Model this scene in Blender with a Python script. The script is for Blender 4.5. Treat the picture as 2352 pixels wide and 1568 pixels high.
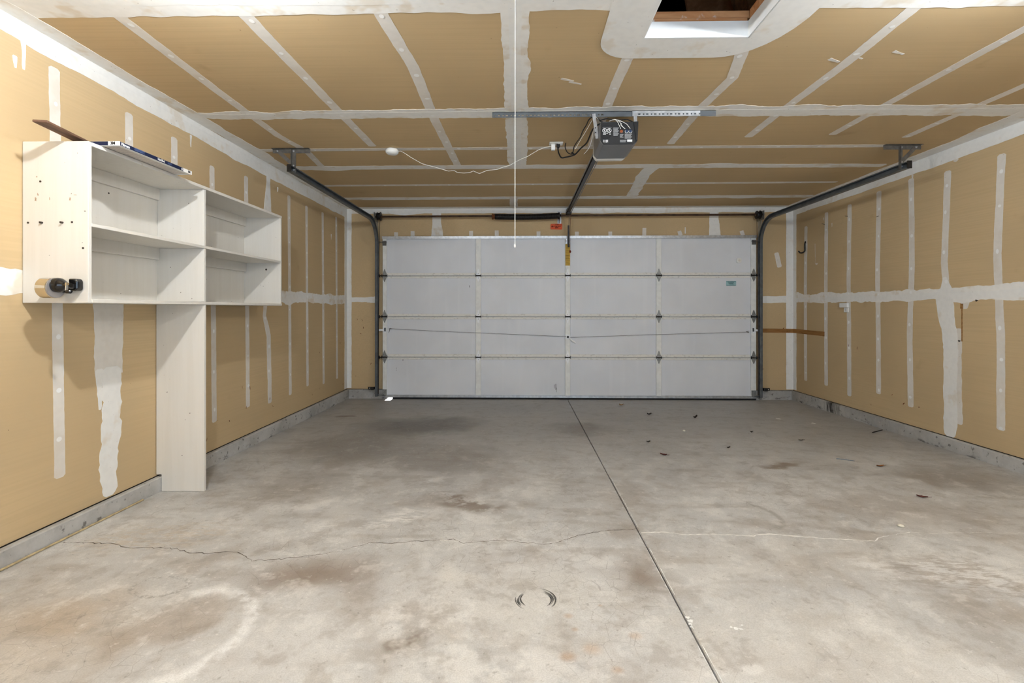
import bpy, bmesh, math, random
from mathutils import Vector, Matrix, noise as mnoise

for _o in list(bpy.data.objects):
    bpy.data.objects.remove(_o)
scene = bpy.context.scene
COL = scene.collection

# ------------------------------------------------------------------ camera
F_PX, CAM_Z = 1102.0, 1.161
cam = bpy.data.cameras.new('camera')
cam.sensor_fit = 'HORIZONTAL'
cam.sensor_width = 36.0
cam.lens = 36.0 * F_PX / 2352.0
cam.shift_y = -(784.0 - 710.0) / 2352.0
cam.clip_start = 0.05
cam_o = bpy.data.objects.new('camera', cam)
COL.objects.link(cam_o)
cam_o.location = (0, 0, CAM_Z)
cam_o.rotation_euler = (math.pi / 2, 0, math.atan(21.0 / F_PX))
scene.camera = cam_o

# ------------------------------------------------------------------ world, added daylight fill, exposure
world = bpy.data.worlds.new('sky')
scene.world = world
world.use_nodes = True
wn = world.node_tree.nodes
wn['Background'].inputs[0].default_value = (0.62, 0.76, 1.0, 1)
wn['Background'].inputs[1].default_value = 1.0

sun = bpy.data.lights.new('sun', 'SUN')
sun.energy = 30.0
sun.angle = 0.01
sun_o = bpy.data.objects.new('sun', sun)
COL.objects.link(sun_o)
sun_o.location = (3, 14, 8)
sun_o.rotation_euler = Vector((0.04, -1.0, -0.13)).to_track_quat('-Z', 'Y').to_euler()

day = bpy.data.lights.new('added_back_fill', 'AREA')  # added cool fill from behind the camera; no back door is known
day.shape = 'RECTANGLE'
day.size, day.size_y = 3.6, 2.05
day.energy = 56.0
day.color = (0.62, 0.80, 1.0)
back_fill_o = bpy.data.objects.new('added_back_fill', day)
COL.objects.link(back_fill_o)
back_fill_o.location = (0.9, -1.72, 1.08)
back_fill_o.rotation_euler = (math.pi / 2, 0, 0)      # faces +Y, into the garage

BULB_POWER = 68.0
BULB_COLOR = (0.86, 0.93, 1.0)

vs = scene.view_settings
vs.view_transform = 'Standard'
vs.look = 'None'
vs.gamma = 1.0
vs.use_curve_mapping = False
vs.exposure = 0.0
scene.display_settings.display_device = 'sRGB'
cy = scene.cycles
cy.max_bounces = 4
cy.diffuse_bounces = 3
cy.glossy_bounces = 3
cy.transmission_bounces = 2
cy.adaptive_threshold = 0.14
cy.adaptive_min_samples = 14

# ------------------------------------------------------------------ room dimensions (metres)
XL, XR, YF, YB, ZC = -2.28, 3.50, 6.24, -1.60, 2.475
FA, FB = 0.0505, -0.0081                 # the floor falls towards the door
fz = lambda y: FA + FB * y
DXL, DXR, DZT = -1.755, 2.955, 2.06       # door opening
HX0, HX1, HY0, HY1 = 0.594, 1.100, 1.58, 2.340   # attic hatch

# ------------------------------------------------------------------ node helpers
def srgb(r, g, b):
    f = lambda c: (c / 255 / 12.92) if c / 255 <= 0.04045 else ((c / 255 + 0.055) / 1.055) ** 2.4
    return (f(r), f(g), f(b), 1.0)


class NT:
    def __init__(self, name, rough=0.6, spec=0.3, metal=0.0):
        self.m = bpy.data.materials.new(name)
        self.m.use_nodes = True
        self.t = self.m.node_tree
        self.b = self.t.nodes['Principled BSDF']
        self.b.inputs['Roughness'].default_value = rough
        self.b.inputs['Specular IOR Level'].default_value = spec
        self.b.inputs['Metallic'].default_value = metal
        self.pos = None

    def n(self, typ, **kw):
        nd = self.t.nodes.new(typ)
        for k, v in kw.items():
            setattr(nd, k, v)
        return nd

    def put(self, sock, val):
        if isinstance(val, bpy.types.NodeSocket):
            self.t.links.new(val, sock)
        elif isinstance(val, (tuple, list)) and len(val) == 4 and sock.type == 'VECTOR':
            sock.default_value = val[:3]
        else:
            sock.default_value = val

    def P(self):
        if self.pos is None:
            self.pos = self.n('ShaderNodeNewGeometry').outputs['Position']
        return self.pos

    def mapping(self, vec, loc=(0, 0, 0), rot=(0, 0, 0), scale=(1, 1, 1), kind='POINT'):
        nd = self.n('ShaderNodeMapping', vector_type=kind)
        self.put(nd.inputs['Vector'], vec)
        nd.inputs['Location'].default_value = loc
        nd.inputs['Rotation'].default_value = rot
        nd.inputs['Scale'].default_value = scale
        return nd.outputs[0]

    def noise(self, vec, scale, detail=3.0, rough=0.55, dist=0.0, color=False):
        nd = self.n('ShaderNodeTexNoise')
        self.put(nd.inputs['Vector'], vec)
        nd.inputs['Scale'].default_value = scale
        nd.inputs['Detail'].default_value = detail
        nd.inputs['Roughness'].default_value = rough
        nd.inputs['Distortion'].default_value = dist
        return nd.outputs['Color' if color else 'Fac']

    def rng(self, val, a, b, c=0.0, d=1.0, smooth=True):
        nd = self.n('ShaderNodeMapRange')
        nd.interpolation_type = 'SMOOTHSTEP' if smooth else 'LINEAR'
        self.put(nd.inputs['Value'], val)
        for k, v in zip(('From Min', 'From Max', 'To Min', 'To Max'), (a, b, c, d)):
            nd.inputs[k].default_value = v
        return nd.outputs[0]

    def math(self, op, a, b=0.0, clamp=False):
        nd = self.n('ShaderNodeMath', operation=op, use_clamp=clamp)
        self.put(nd.inputs[0], a)
        self.put(nd.inputs[1], b)
        return nd.outputs[0]

    def vmath(self, op, a, b=(0, 0, 0)):
        nd = self.n('ShaderNodeVectorMath', operation=op)
        self.put(nd.inputs[0], a)
        self.put(nd.inputs[1], b)
        return nd.outputs['Value'] if op in ('LENGTH', 'DISTANCE', 'DOT_PRODUCT') else nd.outputs['Vector']

    def mix(self, fac, a, b, blend='MIX'):
        nd = self.n('ShaderNodeMix', data_type='RGBA', blend_type=blend)
        self.put(nd.inputs[0], fac)
        self.put(nd.inputs[6], a)
        self.put(nd.inputs[7], b)
        return nd.outputs[2]

    def bump(self, height, strength=0.2, dist=0.01):
        nd = self.n('ShaderNodeBump')
        nd.inputs['Strength'].default_value = strength
        nd.inputs['Distance'].default_value = dist
        self.put(nd.inputs['Height'], height)
        self.t.links.new(nd.outputs[0], self.b.inputs['Normal'])

    def color(self, c):
        self.put(self.b.inputs['Base Color'], c)
        return self.m


def simple(name, rgb, rough=0.5, spec=0.3, metal=0.0, var=0.12, scale=18.0, bump=0.0):
    t = NT(name, rough, spec, metal)
    c = srgb(*rgb)
    dark = tuple(v * (1 - var) for v in c[:3]) + (1,)
    light = tuple(min(1, v * (1 + var * 0.6)) for v in c[:3]) + (1,)
    nz = t.noise(t.P(), scale, 1.0)
    t.color(t.mix(t.rng(nz, 0.3, 0.7), dark, light))
    if bump:
        t.bump(nz, bump, 0.004)
    return t.m


def drywall(name, rgb, axis):
    t = NT(name, 0.85, 0.12)
    P = t.P()
    c = srgb(*rgb)
    k = lambda f: tuple(min(1, v * f) for v in c[:3]) + (1,)
    big = t.noise(P, 0.9, 1.0)
    col = t.mix(t.rng(big, 0.3, 0.7), k(0.93), k(1.06))
    sc = {'x': (60, 2.0, 90), 'z': (2.0, 90, 1)}[axis]
    st = t.noise(t.mapping(P, scale=sc), 1.0, 0.0)
    col = t.mix(t.rng(st, 0.35, 0.7, 0.0, 0.35), col, k(0.92))
    # paper scuffs: pale rubs and darker thumb marks
    sm = t.noise(P, 2.7, 3.0, 0.62)
    col = t.mix(t.rng(sm, 0.66, 0.78, 0.0, 0.45), col, tuple(min(1, v) for v in (c[0] * 0.72, c[1] * 0.68, c[2] * 0.66)) + (1,))
    sp = t.noise(P, 60.0, 1.0)
    col = t.mix(t.rng(sp, 0.81, 0.85, 0.0, 0.6), col, srgb(70, 52, 36))
    return t.color(col)


M = {}
M['paper'] = drywall('drywall_paper_wall', (204, 178, 138), 'x')
M['paper_ceiling'] = drywall('drywall_paper_ceiling', (202, 175, 134), 'z')


def mud(name, rgb, thin, a, b):
    t = NT(name, 0.8, 0.15)
    P = t.P()
    n1 = t.noise(P, 5.5, 3.0, 0.65)
    n2 = t.noise(P, 28.0, 1.0)
    c = t.mix(t.rng(n2, 0.3, 0.75, 0.0, 0.35), srgb(*rgb), srgb(*[v * 0.95 for v in rgb]))
    c = t.mix(t.rng(n1, a, b, 0.0, 0.85), c, srgb(*thin))
    sp = t.noise(P, 90.0, 0.0)
    c = t.mix(t.rng(sp, 0.86, 0.89, 0.0, 0.6), c, srgb(110, 92, 74))
    return t.color(c)


M['mud'] = mud('joint_compound', (240, 237, 231), (229, 220, 206), 0.56, 0.68)
M['mud_seam'] = mud('joint_compound_seam', (242, 238, 231), (224, 211, 191), 0.52, 0.66)
M['mud_thin'] = mud('joint_compound_thin', (230, 223, 213), (220, 210, 196), 0.45, 0.7)
M['mud_dot'] = mud('joint_compound_nail_dimple', (248, 246, 242), (240, 235, 228), 0.5, 0.7)

# ------------------------------------------------------------------ mesh builder
class MB:
    def __init__(self):
        self.v, self.f, self.mi, self.m = [], [], [], 0

    def add(self, verts, faces):
        o = len(self.v)
        self.v += [tuple(p) for p in verts]
        for f in faces:
            self.f.append(tuple(i + o for i in f))
            self.mi.append(self.m)
        return self

    def box(self, x0, x1, y0, y1, z0, z1):
        return self.add([(x0, y0, z0), (x1, y0, z0), (x1, y1, z0), (x0, y1, z0),
                         (x0, y0, z1), (x1, y0, z1), (x1, y1, z1), (x0, y1, z1)],
                        [(0, 3, 2, 1), (4, 5, 6, 7), (0, 1, 5, 4), (1, 2, 6, 5), (2, 3, 7, 6), (3, 0, 4, 7)])

    def bar(self, a, b, w, h, up=(0, 0, 1)):
        a, b = Vector(a), Vector(b)
        d = (b - a).normalized()
        s = d.cross(Vector(up))
        if s.length < 1e-4:
            s = d.cross(Vector((1, 0, 0)))
        s.normalize()
        u = s.cross(d)
        vs_ = []
        for p in (a, b):
            for i, j in ((-1, -1), (1, -1), (1, 1), (-1, 1)):
                vs_.append(p + s * (i * w / 2) + u * (j * h / 2))
        return self.add(vs_, [(0, 1, 2, 3), (7, 6, 5, 4), (0, 4, 5, 1), (1, 5, 6, 2), (2, 6, 7, 3), (3, 7, 4, 0)])

    def tube(self, pts, r, n=8, cap=True):
        pts = [Vector(p) for p in pts]
        rs = r if isinstance(r, (list, tuple)) else [r] * len(pts)
        vs_, fs = [], []
        prev = None
        for i, p in enumerate(pts):
            d = (pts[min(i + 1, len(pts) - 1)] - pts[max(i - 1, 0)])
            d = d.normalized() if d.length > 1e-9 else Vector((0, 0, 1))
            if prev is None:
                s = d.orthogonal().normalized()
            else:
                s = prev - d * prev.dot(d)
                s = s.normalized() if s.length > 1e-6 else d.orthogonal().normalized()
            prev = s
            u = d.cross(s)
            for k in range(n):
                a = 2 * math.pi * k / n
                vs_.append(p + (s * math.cos(a) + u * math.sin(a)) * rs[i])
        for i in range(len(pts) - 1):
            for k in range(n):
                fs.append((i * n + k, i * n + (k + 1) % n, (i + 1) * n + (k + 1) % n, (i + 1) * n + k))
        if cap:
            fs.append(tuple(range(n))[::-1])
            fs.append(tuple(range((len(pts) - 1) * n, len(pts) * n)))
        return self.add(vs_, fs)

    def lathe(self, c, axis, prof, n=20):
        """prof: (distance along axis, radius) pairs"""
        c, ax = Vector(c), Vector(axis).normalized()
        s = ax.orthogonal().normalized()
        u = ax.cross(s)
        vs_, fs = [], []
        for (h, r) in prof:
            for k in range(n):
                a = 2 * math.pi * k / n
                vs_.append(c + ax * h + (s * math.cos(a) + u * math.sin(a)) * max(r, 1e-4))
        for i in range(len(prof) - 1):
            for k in range(n):
                fs.append((i * n + k, i * n + (k + 1) % n, (i + 1) * n + (k + 1) % n, (i + 1) * n + k))
        fs.append(tuple(range(n))[::-1])
        fs.append(tuple(range((len(prof) - 1) * n, len(prof) * n)))
        return self.add(vs_, fs)

    def prism(self, poly, ext):
        """poly: 3-D outline, ext: extrusion vector"""
        n = len(poly)
        e = Vector(ext)
        vs_ = [Vector(p) for p in poly] + [Vector(p) + e for p in poly]
        fs = [tuple(range(n))[::-1], tuple(range(n, 2 * n))]
        fs += [(i, (i + 1) % n, (i + 1) % n + n, i + n) for i in range(n)]
        return self.add(vs_, fs)

    def build(self, name, mats, parent=None, smooth=False, bevel=0.0):
        off = Vector((0, 0, 0))
        p = parent
        while p is not None:
            off += p.location
            p = p.parent
        me = bpy.data.meshes.new(name)
        me.from_pydata([tuple(Vector(v) - off) for v in self.v], [], self.f)
        mats = mats if isinstance(mats, (list, tuple)) else [mats]
        for m in mats:
            me.materials.append(M[m] if isinstance(m, str) else m)
        me.polygons.foreach_set('material_index', self.mi)
        bm = bmesh.new()
        bm.from_mesh(me)
        bmesh.ops.recalc_face_normals(bm, faces=bm.faces)
        if bevel:
            es = [e for e in bm.edges if len(e.link_faces) == 2 and e.calc_face_angle(0) > 0.6]
            bmesh.ops.bevel(bm, geom=es, offset=bevel, segments=1, affect='EDGES', clamp_overlap=True)
        bm.to_mesh(me)
        bm.free()
        if smooth:
            me.polygons.foreach_set('use_smooth', [True] * len(me.polygons))
            me.set_sharp_from_angle(angle=0.7)
        o = bpy.data.objects.new(name, me)
        COL.objects.link(o)
        if parent is not None:
            o.parent = parent
        return o


def tag(o, label=None, cat=None, group=None, kind=None):
    for k, v in (('label', label), ('category', cat), ('group', group), ('kind', kind)):
        if v:
            o[k] = v
    return o


def empty(name, loc, label, cat, group=None, kind=None):
    o = bpy.data.objects.new(name, None)
    o.empty_display_size = 0.1
    COL.objects.link(o)
    o.location = loc
    return tag(o, label, cat, group, kind)


def text(body, size, org, xd, yd, parent, mat, name='lettering', depth=0.0006, bold=0.0):
    cu = bpy.data.curves.new(name, 'FONT')
    cu.body = body
    cu.size = size
    cu.offset = bold
    cu.resolution_u = 2
    ob = bpy.data.objects.new('text_tmp', cu)
    COL.objects.link(ob)
    dg = bpy.context.evaluated_depsgraph_get()
    me = bpy.data.meshes.new_from_object(ob.evaluated_get(dg))
    bpy.data.objects.remove(ob)
    x, y = Vector(xd).normalized(), Vector(yd).normalized()
    z = x.cross(y)
    mb = MB()
    mb.add([Vector(org) + x * v.co.x + y * v.co.y + z * depth for v in me.vertices],
           [tuple(p.vertices) for p in me.polygons])
    bpy.data.meshes.remove(me)
    return mb.build(name, mat, parent)


# ------------------------------------------------------------------ mud strips on the drywall
SURF = {
    'L': (lambda u, v, h: (XL + h, u, v)),      # u = y, v = z
    'R': (lambda u, v, h: (XR - h, u, v)),
    'F': (lambda u, v, h: (u, YF - h, v)),      # u = x, v = z
    'C': (lambda u, v, h: (u, v, ZC - h)),      # u = x, v = y
}


def nz1(x, s):
    return mnoise.noise(Vector((x, s * 13.37 + 0.5, s * 3.1)))


LIFT = [0]


def next_lift():
    LIFT[0] += 1
    return (LIFT[0] * 7 % 97) * 4.0e-6


def strip(surf, path, w, jag=0.004, layer=1, seed=0, mat='mud_thin', name='joint_compound_strip', parent=None,
          dots=0.0, round_end=True, freq=9.0, bite=0.0, step=0.02):
    """a trowelled band of joint compound; path in surface coordinates, w = width or list per point"""
    h = 0.0006 * layer + next_lift()
    mp = SURF[surf]
    ws = w if isinstance(w, (list, tuple)) else [w] * len(path)
    pts, wid = [], []
    for i in range(len(path) - 1):
        a, b = Vector(path[i]), Vector(path[i + 1])
        n = max(1, int((b - a).length / step))
        for k in range(n):
            t = k / n
            pts.append(a.lerp(b, t))
            wid.append(ws[i] * (1 - t) + ws[i + 1] * t)
    pts.append(Vector(path[-1]))
    wid.append(ws[-1])
    L, R, s = [], [], 0.0
    for i, p in enumerate(pts):
        d = pts[min(i + 1, len(pts) - 1)] - pts[max(i - 1, 0)]
        d.normalize()
        nrm = Vector((-d.y, d.x))
        if i:
            s += (p - pts[i - 1]).length
        ed = []
        for q in (0, 1):
            e = nz1(s * freq, seed + q * 7.7) * jag + nz1(s * freq * 4.3, seed + q * 3.3) * jag * 0.6
            bq = nz1(s * 3.1, seed + q * 5.9)
            if bite and bq > 0.25:
                e += bite * (bq - 0.25) * 2.2
            ed.append(wid[i] / 2 + e)
        L.append(p + nrm * ed[0])
        R.append(p - nrm * ed[1])
    if round_end:
        for A, B, idx, sg in ((L, R, 0, -1), (L, R, -1, 1)):
            d = (pts[idx] - pts[1 if idx == 0 else -2]).normalized()
            c = (A[idx] + B[idx]) / 2
            hw = (A[idx] - B[idx]) / 2
            a2, b2 = c + hw * 0.55 + d * hw.length * 0.35, c - hw * 0.55 + d * hw.length * 0.35
            if idx == 0:
                L.insert(0, a2)
                R.insert(0, b2)
            else:
                L.append(a2)
                R.append(b2)
    mb = MB()
    vs_ = [mp(p.x, p.y, h) for p in L] + [mp(p.x, p.y, h) for p in R]
    n = len(L)
    mb.add(vs_, [(i, i + 1, n + i + 1, n + i) for i in range(n - 1)])
    # skirts give the band its thickness
    vs2 = [mp(p.x, p.y, 0) for p in L] + [mp(p.x, p.y, 0) for p in R]
    mb.add([mp(p.x, p.y, h) for p in L] + [mp(p.x, p.y, 0) for p in L], [(i, i + 1, n + i + 1, n + i) for i in range(n - 1)])
    mb.add([mp(p.x, p.y, h) for p in R] + [mp(p.x, p.y, 0) for p in R], [(i, i + 1, n + i + 1, n + i) for i in range(n - 1)])
    mats = [mat]
    if dots:
        mats.append('mud_dot')
        mb.m = 1
        rr = random.Random(seed * 17 + 3)
        tot, nxt, s = 0.0, dots * rr.uniform(0.3, 0.8), 0.0
        for i in range(1, len(pts)):
            s += (pts[i] - pts[i - 1]).length
            if s >= nxt:
                nxt += dots * rr.uniform(0.75, 1.25)
                c = pts[i] + Vector((rr.uniform(-1, 1), rr.uniform(-1, 1))) * wid[i] * 0.12
                r1, r2 = wid[i] * rr.uniform(0.17, 0.26), wid[i] * rr.uniform(0.17, 0.30)
                ring = [mp(c.x + r1 * math.cos(a), c.y + r2 * math.sin(a), h + 0.00083) for a in [k * math.pi / 5 for k in range(10)]]
                mb.add(ring, [tuple(range(10))])
    return mb.build(name, mats, parent)


def patch(surf, poly, layer, mat, parent, name='joint_compound_patch', jag=0.0, seed=0):
    rr = random.Random(seed)
    h = 0.0007 * layer
    pl = [(u + rr.uniform(-jag, jag), v + rr.uniform(-jag, jag)) for u, v in poly]
    mb = MB()
    mb.prism([SURF[surf](u, v, h) for u, v in pl], Vector(SURF[surf](0, 0, 0)) - Vector(SURF[surf](0, 0, h)))
    return mb.build(name, mat, parent)


# ================================================================== STRUCTURE
# --- concrete floor ---------------------------------------------------------
def concrete_floor():
    t = NT('concrete_floor', 0.5, 0.35)
    P = t.P()
    wob = t.noise(P, 3.2, 2.0, 0.6, 0.0, True)
    wv = t.vmath('SUBTRACT', wob, (0.5, 0.5, 0.5))
    sc = t.n('ShaderNodeVectorMath', operation='SCALE')
    t.put(sc.inputs[0], wv)
    sc.inputs['Scale'].default_value = 0.42
    W = t.vmath('ADD', P, sc.outputs[0])
    big = t.noise(P, 0.75, 2.0, 0.55)
    mid = t.noise(W, 2.6, 3.0, 0.66)
    strk = t.noise(t.mapping(P, rot=(0, 0, 0.5), scale=(1.2, 4.5, 1)), 1.6, 2.0, 0.6)
    fine = t.noise(P, 42.0, 2.0, 0.65)
    grain = t.noise(P, 210.0, 0.0)
    c = t.mix(t.rng(big, 0.32, 0.68), srgb(190, 188, 185), srgb(211, 209, 206))
    c = t.mix(t.rng(mid, 0.50, 0.70, 0.0, 0.55), c, srgb(232, 229, 224))
    c = t.mix(t.rng(mid, 0.50, 0.32, 0.0, 0.5), c, srgb(162, 150, 137))
    c = t.mix(t.rng(strk, 0.52, 0.72, 0.0, 0.35), c, srgb(150, 138, 124))
    # the half towards the door is mixed towards a darker grey
    sep = t.n('ShaderNodeSeparateXYZ')
    t.put(sep.inputs[0], W)
    far = t.rng(sep.outputs[1], 2.3, 4.8)
    c = t.mix(t.math('MULTIPLY', far, 0.6), c, srgb(160, 156, 151))

    def blob(x, y, rx, ry, rot, col, k, inner=0.25, vec=None, br=None):
        nonlocal c
        v = t.mapping(vec or W, loc=(x, y, 0), rot=(0, 0, rot), scale=(rx, ry, 9), kind='TEXTURE')
        m = t.rng(t.vmath('LENGTH', v), 1.0, inner, 0.0, k)
        if br is not None:
            m = t.math('MULTIPLY', m, br)
        c = t.mix(m, c, srgb(*col))

    brk = t.rng(t.noise(P, 9.0, 3.0, 0.7), 0.38, 0.58)
    brk2 = t.rng(t.noise(t.mapping(P, rot=(0, 0, 0.35), scale=(1, 3.5, 1)), 13.0, 2.0, 0.7), 0.42, 0.62)
    dk = (118, 108, 98)
    br_ = (140, 121, 103)
    blob(-1.00, 4.72, 0.85, 0.55, 0.2, (96, 90, 84), 0.75)
    blob(-1.35, 3.95, 0.70, 0.75, 0.4, (118, 110, 101), 0.55)
    blob(-0.60, 3.65, 0.65, 0.55, 0.1, (122, 113, 103), 0.5)
    blob(-1.45, 3.1, 0.5, 0.45, 0.0, (134, 124, 113), 0.45)
    blob(-0.86, 1.99, 0.40, 0.22, 0.1, (134, 115, 100), 0.75, 0.15)
    blob(0.49, 2.05, 0.22, 0.16, 0.2, (136, 118, 102), 0.75, 0.1)
    blob(-0.36, 2.80, 0.30, 0.16, -0.2, (124, 106, 90), 0.8, 0.3, br=brk)
    blob(-0.42, 1.655, 0.11, 0.07, 0.3, (128, 113, 98), 0.85, 0.3)
    blob(-0.20, 1.645, 0.17, 0.09, 0.0, (134, 119, 104), 0.7, 0.3, br=brk)
    blob(1.85, 2.05, 0.70, 0.22, -0.3, (148, 134, 119), 0.6, br=brk2)
    blob(2.15, 2.75, 0.75, 0.4, -0.2, (152, 140, 127), 0.45)
    blob(0.60, 4.62, 0.45, 0.40, 0.0, (116, 107, 98), 0.6)
    blob(-1.914, 5.147, 0.13, 0.08, 0.3, (112, 88, 70), 0.8, 0.2)
    blob(1.9, 3.57, 0.28, 0.07, 0.1, (128, 106, 84), 0.7, 0.2)
    blob(-1.7, 1.72, 0.3, 0.16, 0.3, (168, 148, 125), 0.55)
    blob(-1.75, 1.55, 0.7, 0.5, 0.2, (188, 172, 152), 0.45)
    blob(-1.8, 2.35, 0.5, 0.22, 0.2, (196, 178, 154), 0.5, br=brk2)
    blob(2.9, 3.3, 0.5, 0.35, 0.0, (130, 118, 105), 0.45)
    # rust drips
    for x, y, r in ((0.172, 1.765, 0.028), (0.188, 1.690, 0.02), (0.235, 1.592, 0.05), (0.394, 1.66, 0.035), (0.15, 1.555, 0.045), (0.30, 1.50, 0.03), (0.30, 1.83, 0.013)):
        blob(x, y, r, r * 0.8, 0, (184, 146, 106), 0.6, 0.1, vec=P)
    # pale rubbed areas
    wh = (236, 233, 228)
    blob(-0.70, 2.56, 0.26, 0.10, 0.3, wh, 0.85, 0.2, br=brk2)
    blob(-1.015, 2.483, 0.08, 0.012, 0.25, wh, 0.5, 0.2, vec=P)
    blob(-0.28, 2.02, 0.16, 0.15, 0.0, (224, 220, 213), 0.6)
    blob(-0.35, 1.75, 0.35, 0.18, 0.2, wh, 0.55, br=brk)
    blob(-0.10, 1.50, 0.55, 0.26, 0.0, wh, 0.6, br=brk)
    blob(0.05, 1.85, 0.5, 0.3, 0.0, (214, 210, 203), 0.55)
    blob(1.0, 1.6, 0.7, 0.4, 0.0, (212, 207, 199), 0.5)
    blob(1.3, 2.2, 0.8, 0.3, 0.1, (206, 200, 191), 0.4)
    blob(0.72, 1.51, 0.05, 0.03, 0.2, wh, 0.6, 0.5, vec=P)
    blob(0.60, 1.49, 0.05, 0.02, 0.2, wh, 0.5, 0.5, vec=P)
    blob(1.30, 3.55, 0.22, 0.08, 0.1, (196, 192, 186), 0.5)
    # white ring left by a drum near the left wall
    wsm = t.n('ShaderNodeVectorMath', operation='SCALE')
    t.put(wsm.inputs[0], wv)
    wsm.inputs['Scale'].default_value = 0.06
    W2 = t.vmath('ADD', P, wsm.outputs[0])

    def ring(x, y, rx, ry, rot, w, col, k, a0, a1, br=None):
        nonlocal c
        v = t.mapping(W2, loc=(x, y, 0), rot=(0, 0, rot), scale=(rx, ry, 9), kind='TEXTURE')
        L = t.math('ABSOLUTE', t.math('SUBTRACT', t.vmath('LENGTH', v), 1.0))
        m = t.rng(L, w, w * 0.15, 0.0, k)
        s2 = t.n('ShaderNodeSeparateXYZ')
        t.put(s2.inputs[0], v)
        m = t.math('MULTIPLY', m, t.rng(s2.outputs[0], a0, a1))
        if br is not None:
            m = t.math('MULTIPLY', m, br)
        c = t.mix(m, c, srgb(*col))

    ring(-1.194, 1.642, 0.225, 0.25, 0.35, 0.17, (238, 237, 235), 0.85, -0.75, 0.5, br=t.rng(t.noise(P, 14.0, 2.0, 0.7), 0.3, 0.6, 0.35, 1.0))
    blob(-1.25, 1.66, 0.19, 0.20, 0.0, (166, 153, 140), 0.6, 0.6)
    hair = t.rng(t.noise(t.mapping(P, scale=(1, 1, 1)), 55.0, 3.0, 0.7), 0.44, 0.56)
    ring(-1.466, 1.925, 0.11, 0.07, 0.0, 0.2, (120, 112, 104), 0.45, -1.2, -0.9, br=hair)
    ring(1.27, 2.66, 0.13, 0.16, 0.0, 0.2, (140, 133, 125), 0.5, 0.0, 0.6)
    # pores and grain
    mott = t.noise(P, 7.5, 3.0, 0.72)
    c = t.mix(t.math('MULTIPLY', t.rng(mott, 0.53, 0.68, 0.0, 0.36), t.math('SUBTRACT', 1.0, t.math('MULTIPLY', far, 0.85))), c, srgb(236, 233, 228))
    c = t.mix(t.rng(mott, 0.48, 0.34, 0.0, 0.34), c, srgb(146, 136, 125))
    c = t.mix(t.rng(fine, 0.62, 0.80, 0.0, 0.45), c, srgb(120, 110, 100))
    c = t.mix(t.rng(fine, 0.36, 0.22, 0.0, 0.5), c, srgb(232, 228, 222))
    c = t.mix(t.rng(grain, 0.3, 0.7, 0.0, 0.16), c, srgb(130, 122, 112))
    vor = t.n('ShaderNodeTexVoronoi', feature='DISTANCE_TO_EDGE')
    t.put(vor.inputs['Vector'], W2)
    vor.inputs['Scale'].default_value = 13.0
    craz = t.rng(vor.outputs['Distance'], 0.016, 0.004, 0.0, 0.30)
    near = t.rng(t.noise(t.mapping(P, loc=(4, 2, 0)), 1.3, 2.0), 0.48, 0.62)
    c = t.mix(t.math('MULTIPLY', craz, near), c, srgb(112, 102, 92))
    t.put(t.b.inputs['Roughness'], t.rng(mid, 0.3, 0.7, 0.42, 0.62))
    return t.color(c)


M['concrete_floor'] = concrete_floor()


def curb_mat():
    t = NT('concrete_curb', 0.75, 0.2)
    P = t.P()
    n1 = t.noise(P, 3.0, 5.0, 0.65)
    n2 = t.noise(P, 26.0, 4.0, 0.6)
    c = t.mix(t.rng(n1, 0.3, 0.7), srgb(164, 160, 154), srgb(196, 193, 188))
    c = t.mix(t.rng(n2, 0.60, 0.70, 0.0, 0.75), c, srgb(92, 86, 79))
    c = t.mix(t.rng(n2, 0.36, 0.26, 0.0, 0.5), c, srgb(222, 219, 213))
    sep = t.n('ShaderNodeSeparateXYZ')
    t.put(sep.inputs[0], P)
    low = t.rng(sep.outputs[2], 0.055, 0.015)
    dirt = t.rng(t.noise(t.mapping(P, scale=(3, 3, 9)), 2.2, 5.0, 0.7), 0.54, 0.64)
    c = t.mix(t.math('MULTIPLY', t.math('MULTIPLY', low, dirt), 0.8), c, srgb(62, 56, 50))
    # oil-black run on the right curb
    v = t.mapping(P, loc=(3.45, 5.42, 0.07), scale=(1, 0.16, 0.13), kind='TEXTURE')
    st = t.rng(t.vmath('LENGTH', v), 1.1, 0.35)
    strk = t.rng(t.noise(t.mapping(P, scale=(1, 40, 5)), 1.0, 3.0), 0.36, 0.56)
    c = t.mix(t.math('MULTIPLY', t.math('MULTIPLY', st, strk), 0.92), c, srgb(34, 26, 20))
    t.bump(n2, 0.25, 0.006)
    return t.color(c)


M['curb'] = curb_mat()
M['gap_shade'] = simple('gap_shade', (42, 36, 31), 0.9, 0.1)  # dark colour stands in for shade in the gap above the curbs
M['soil'] = simple('joint_dirt', (74, 70, 66), 0.9, 0.1)
M['crack_dark'] = simple('crack_dirt', (104, 93, 82), 0.9, 0.1, var=0.3, scale=40)
M['crack_white'] = simple('crack_lime', (236, 233, 228), 0.8, 0.2)
M['spatter'] = simple('white_paint_spatter', (240, 239, 236), 0.6, 0.3)

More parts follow.
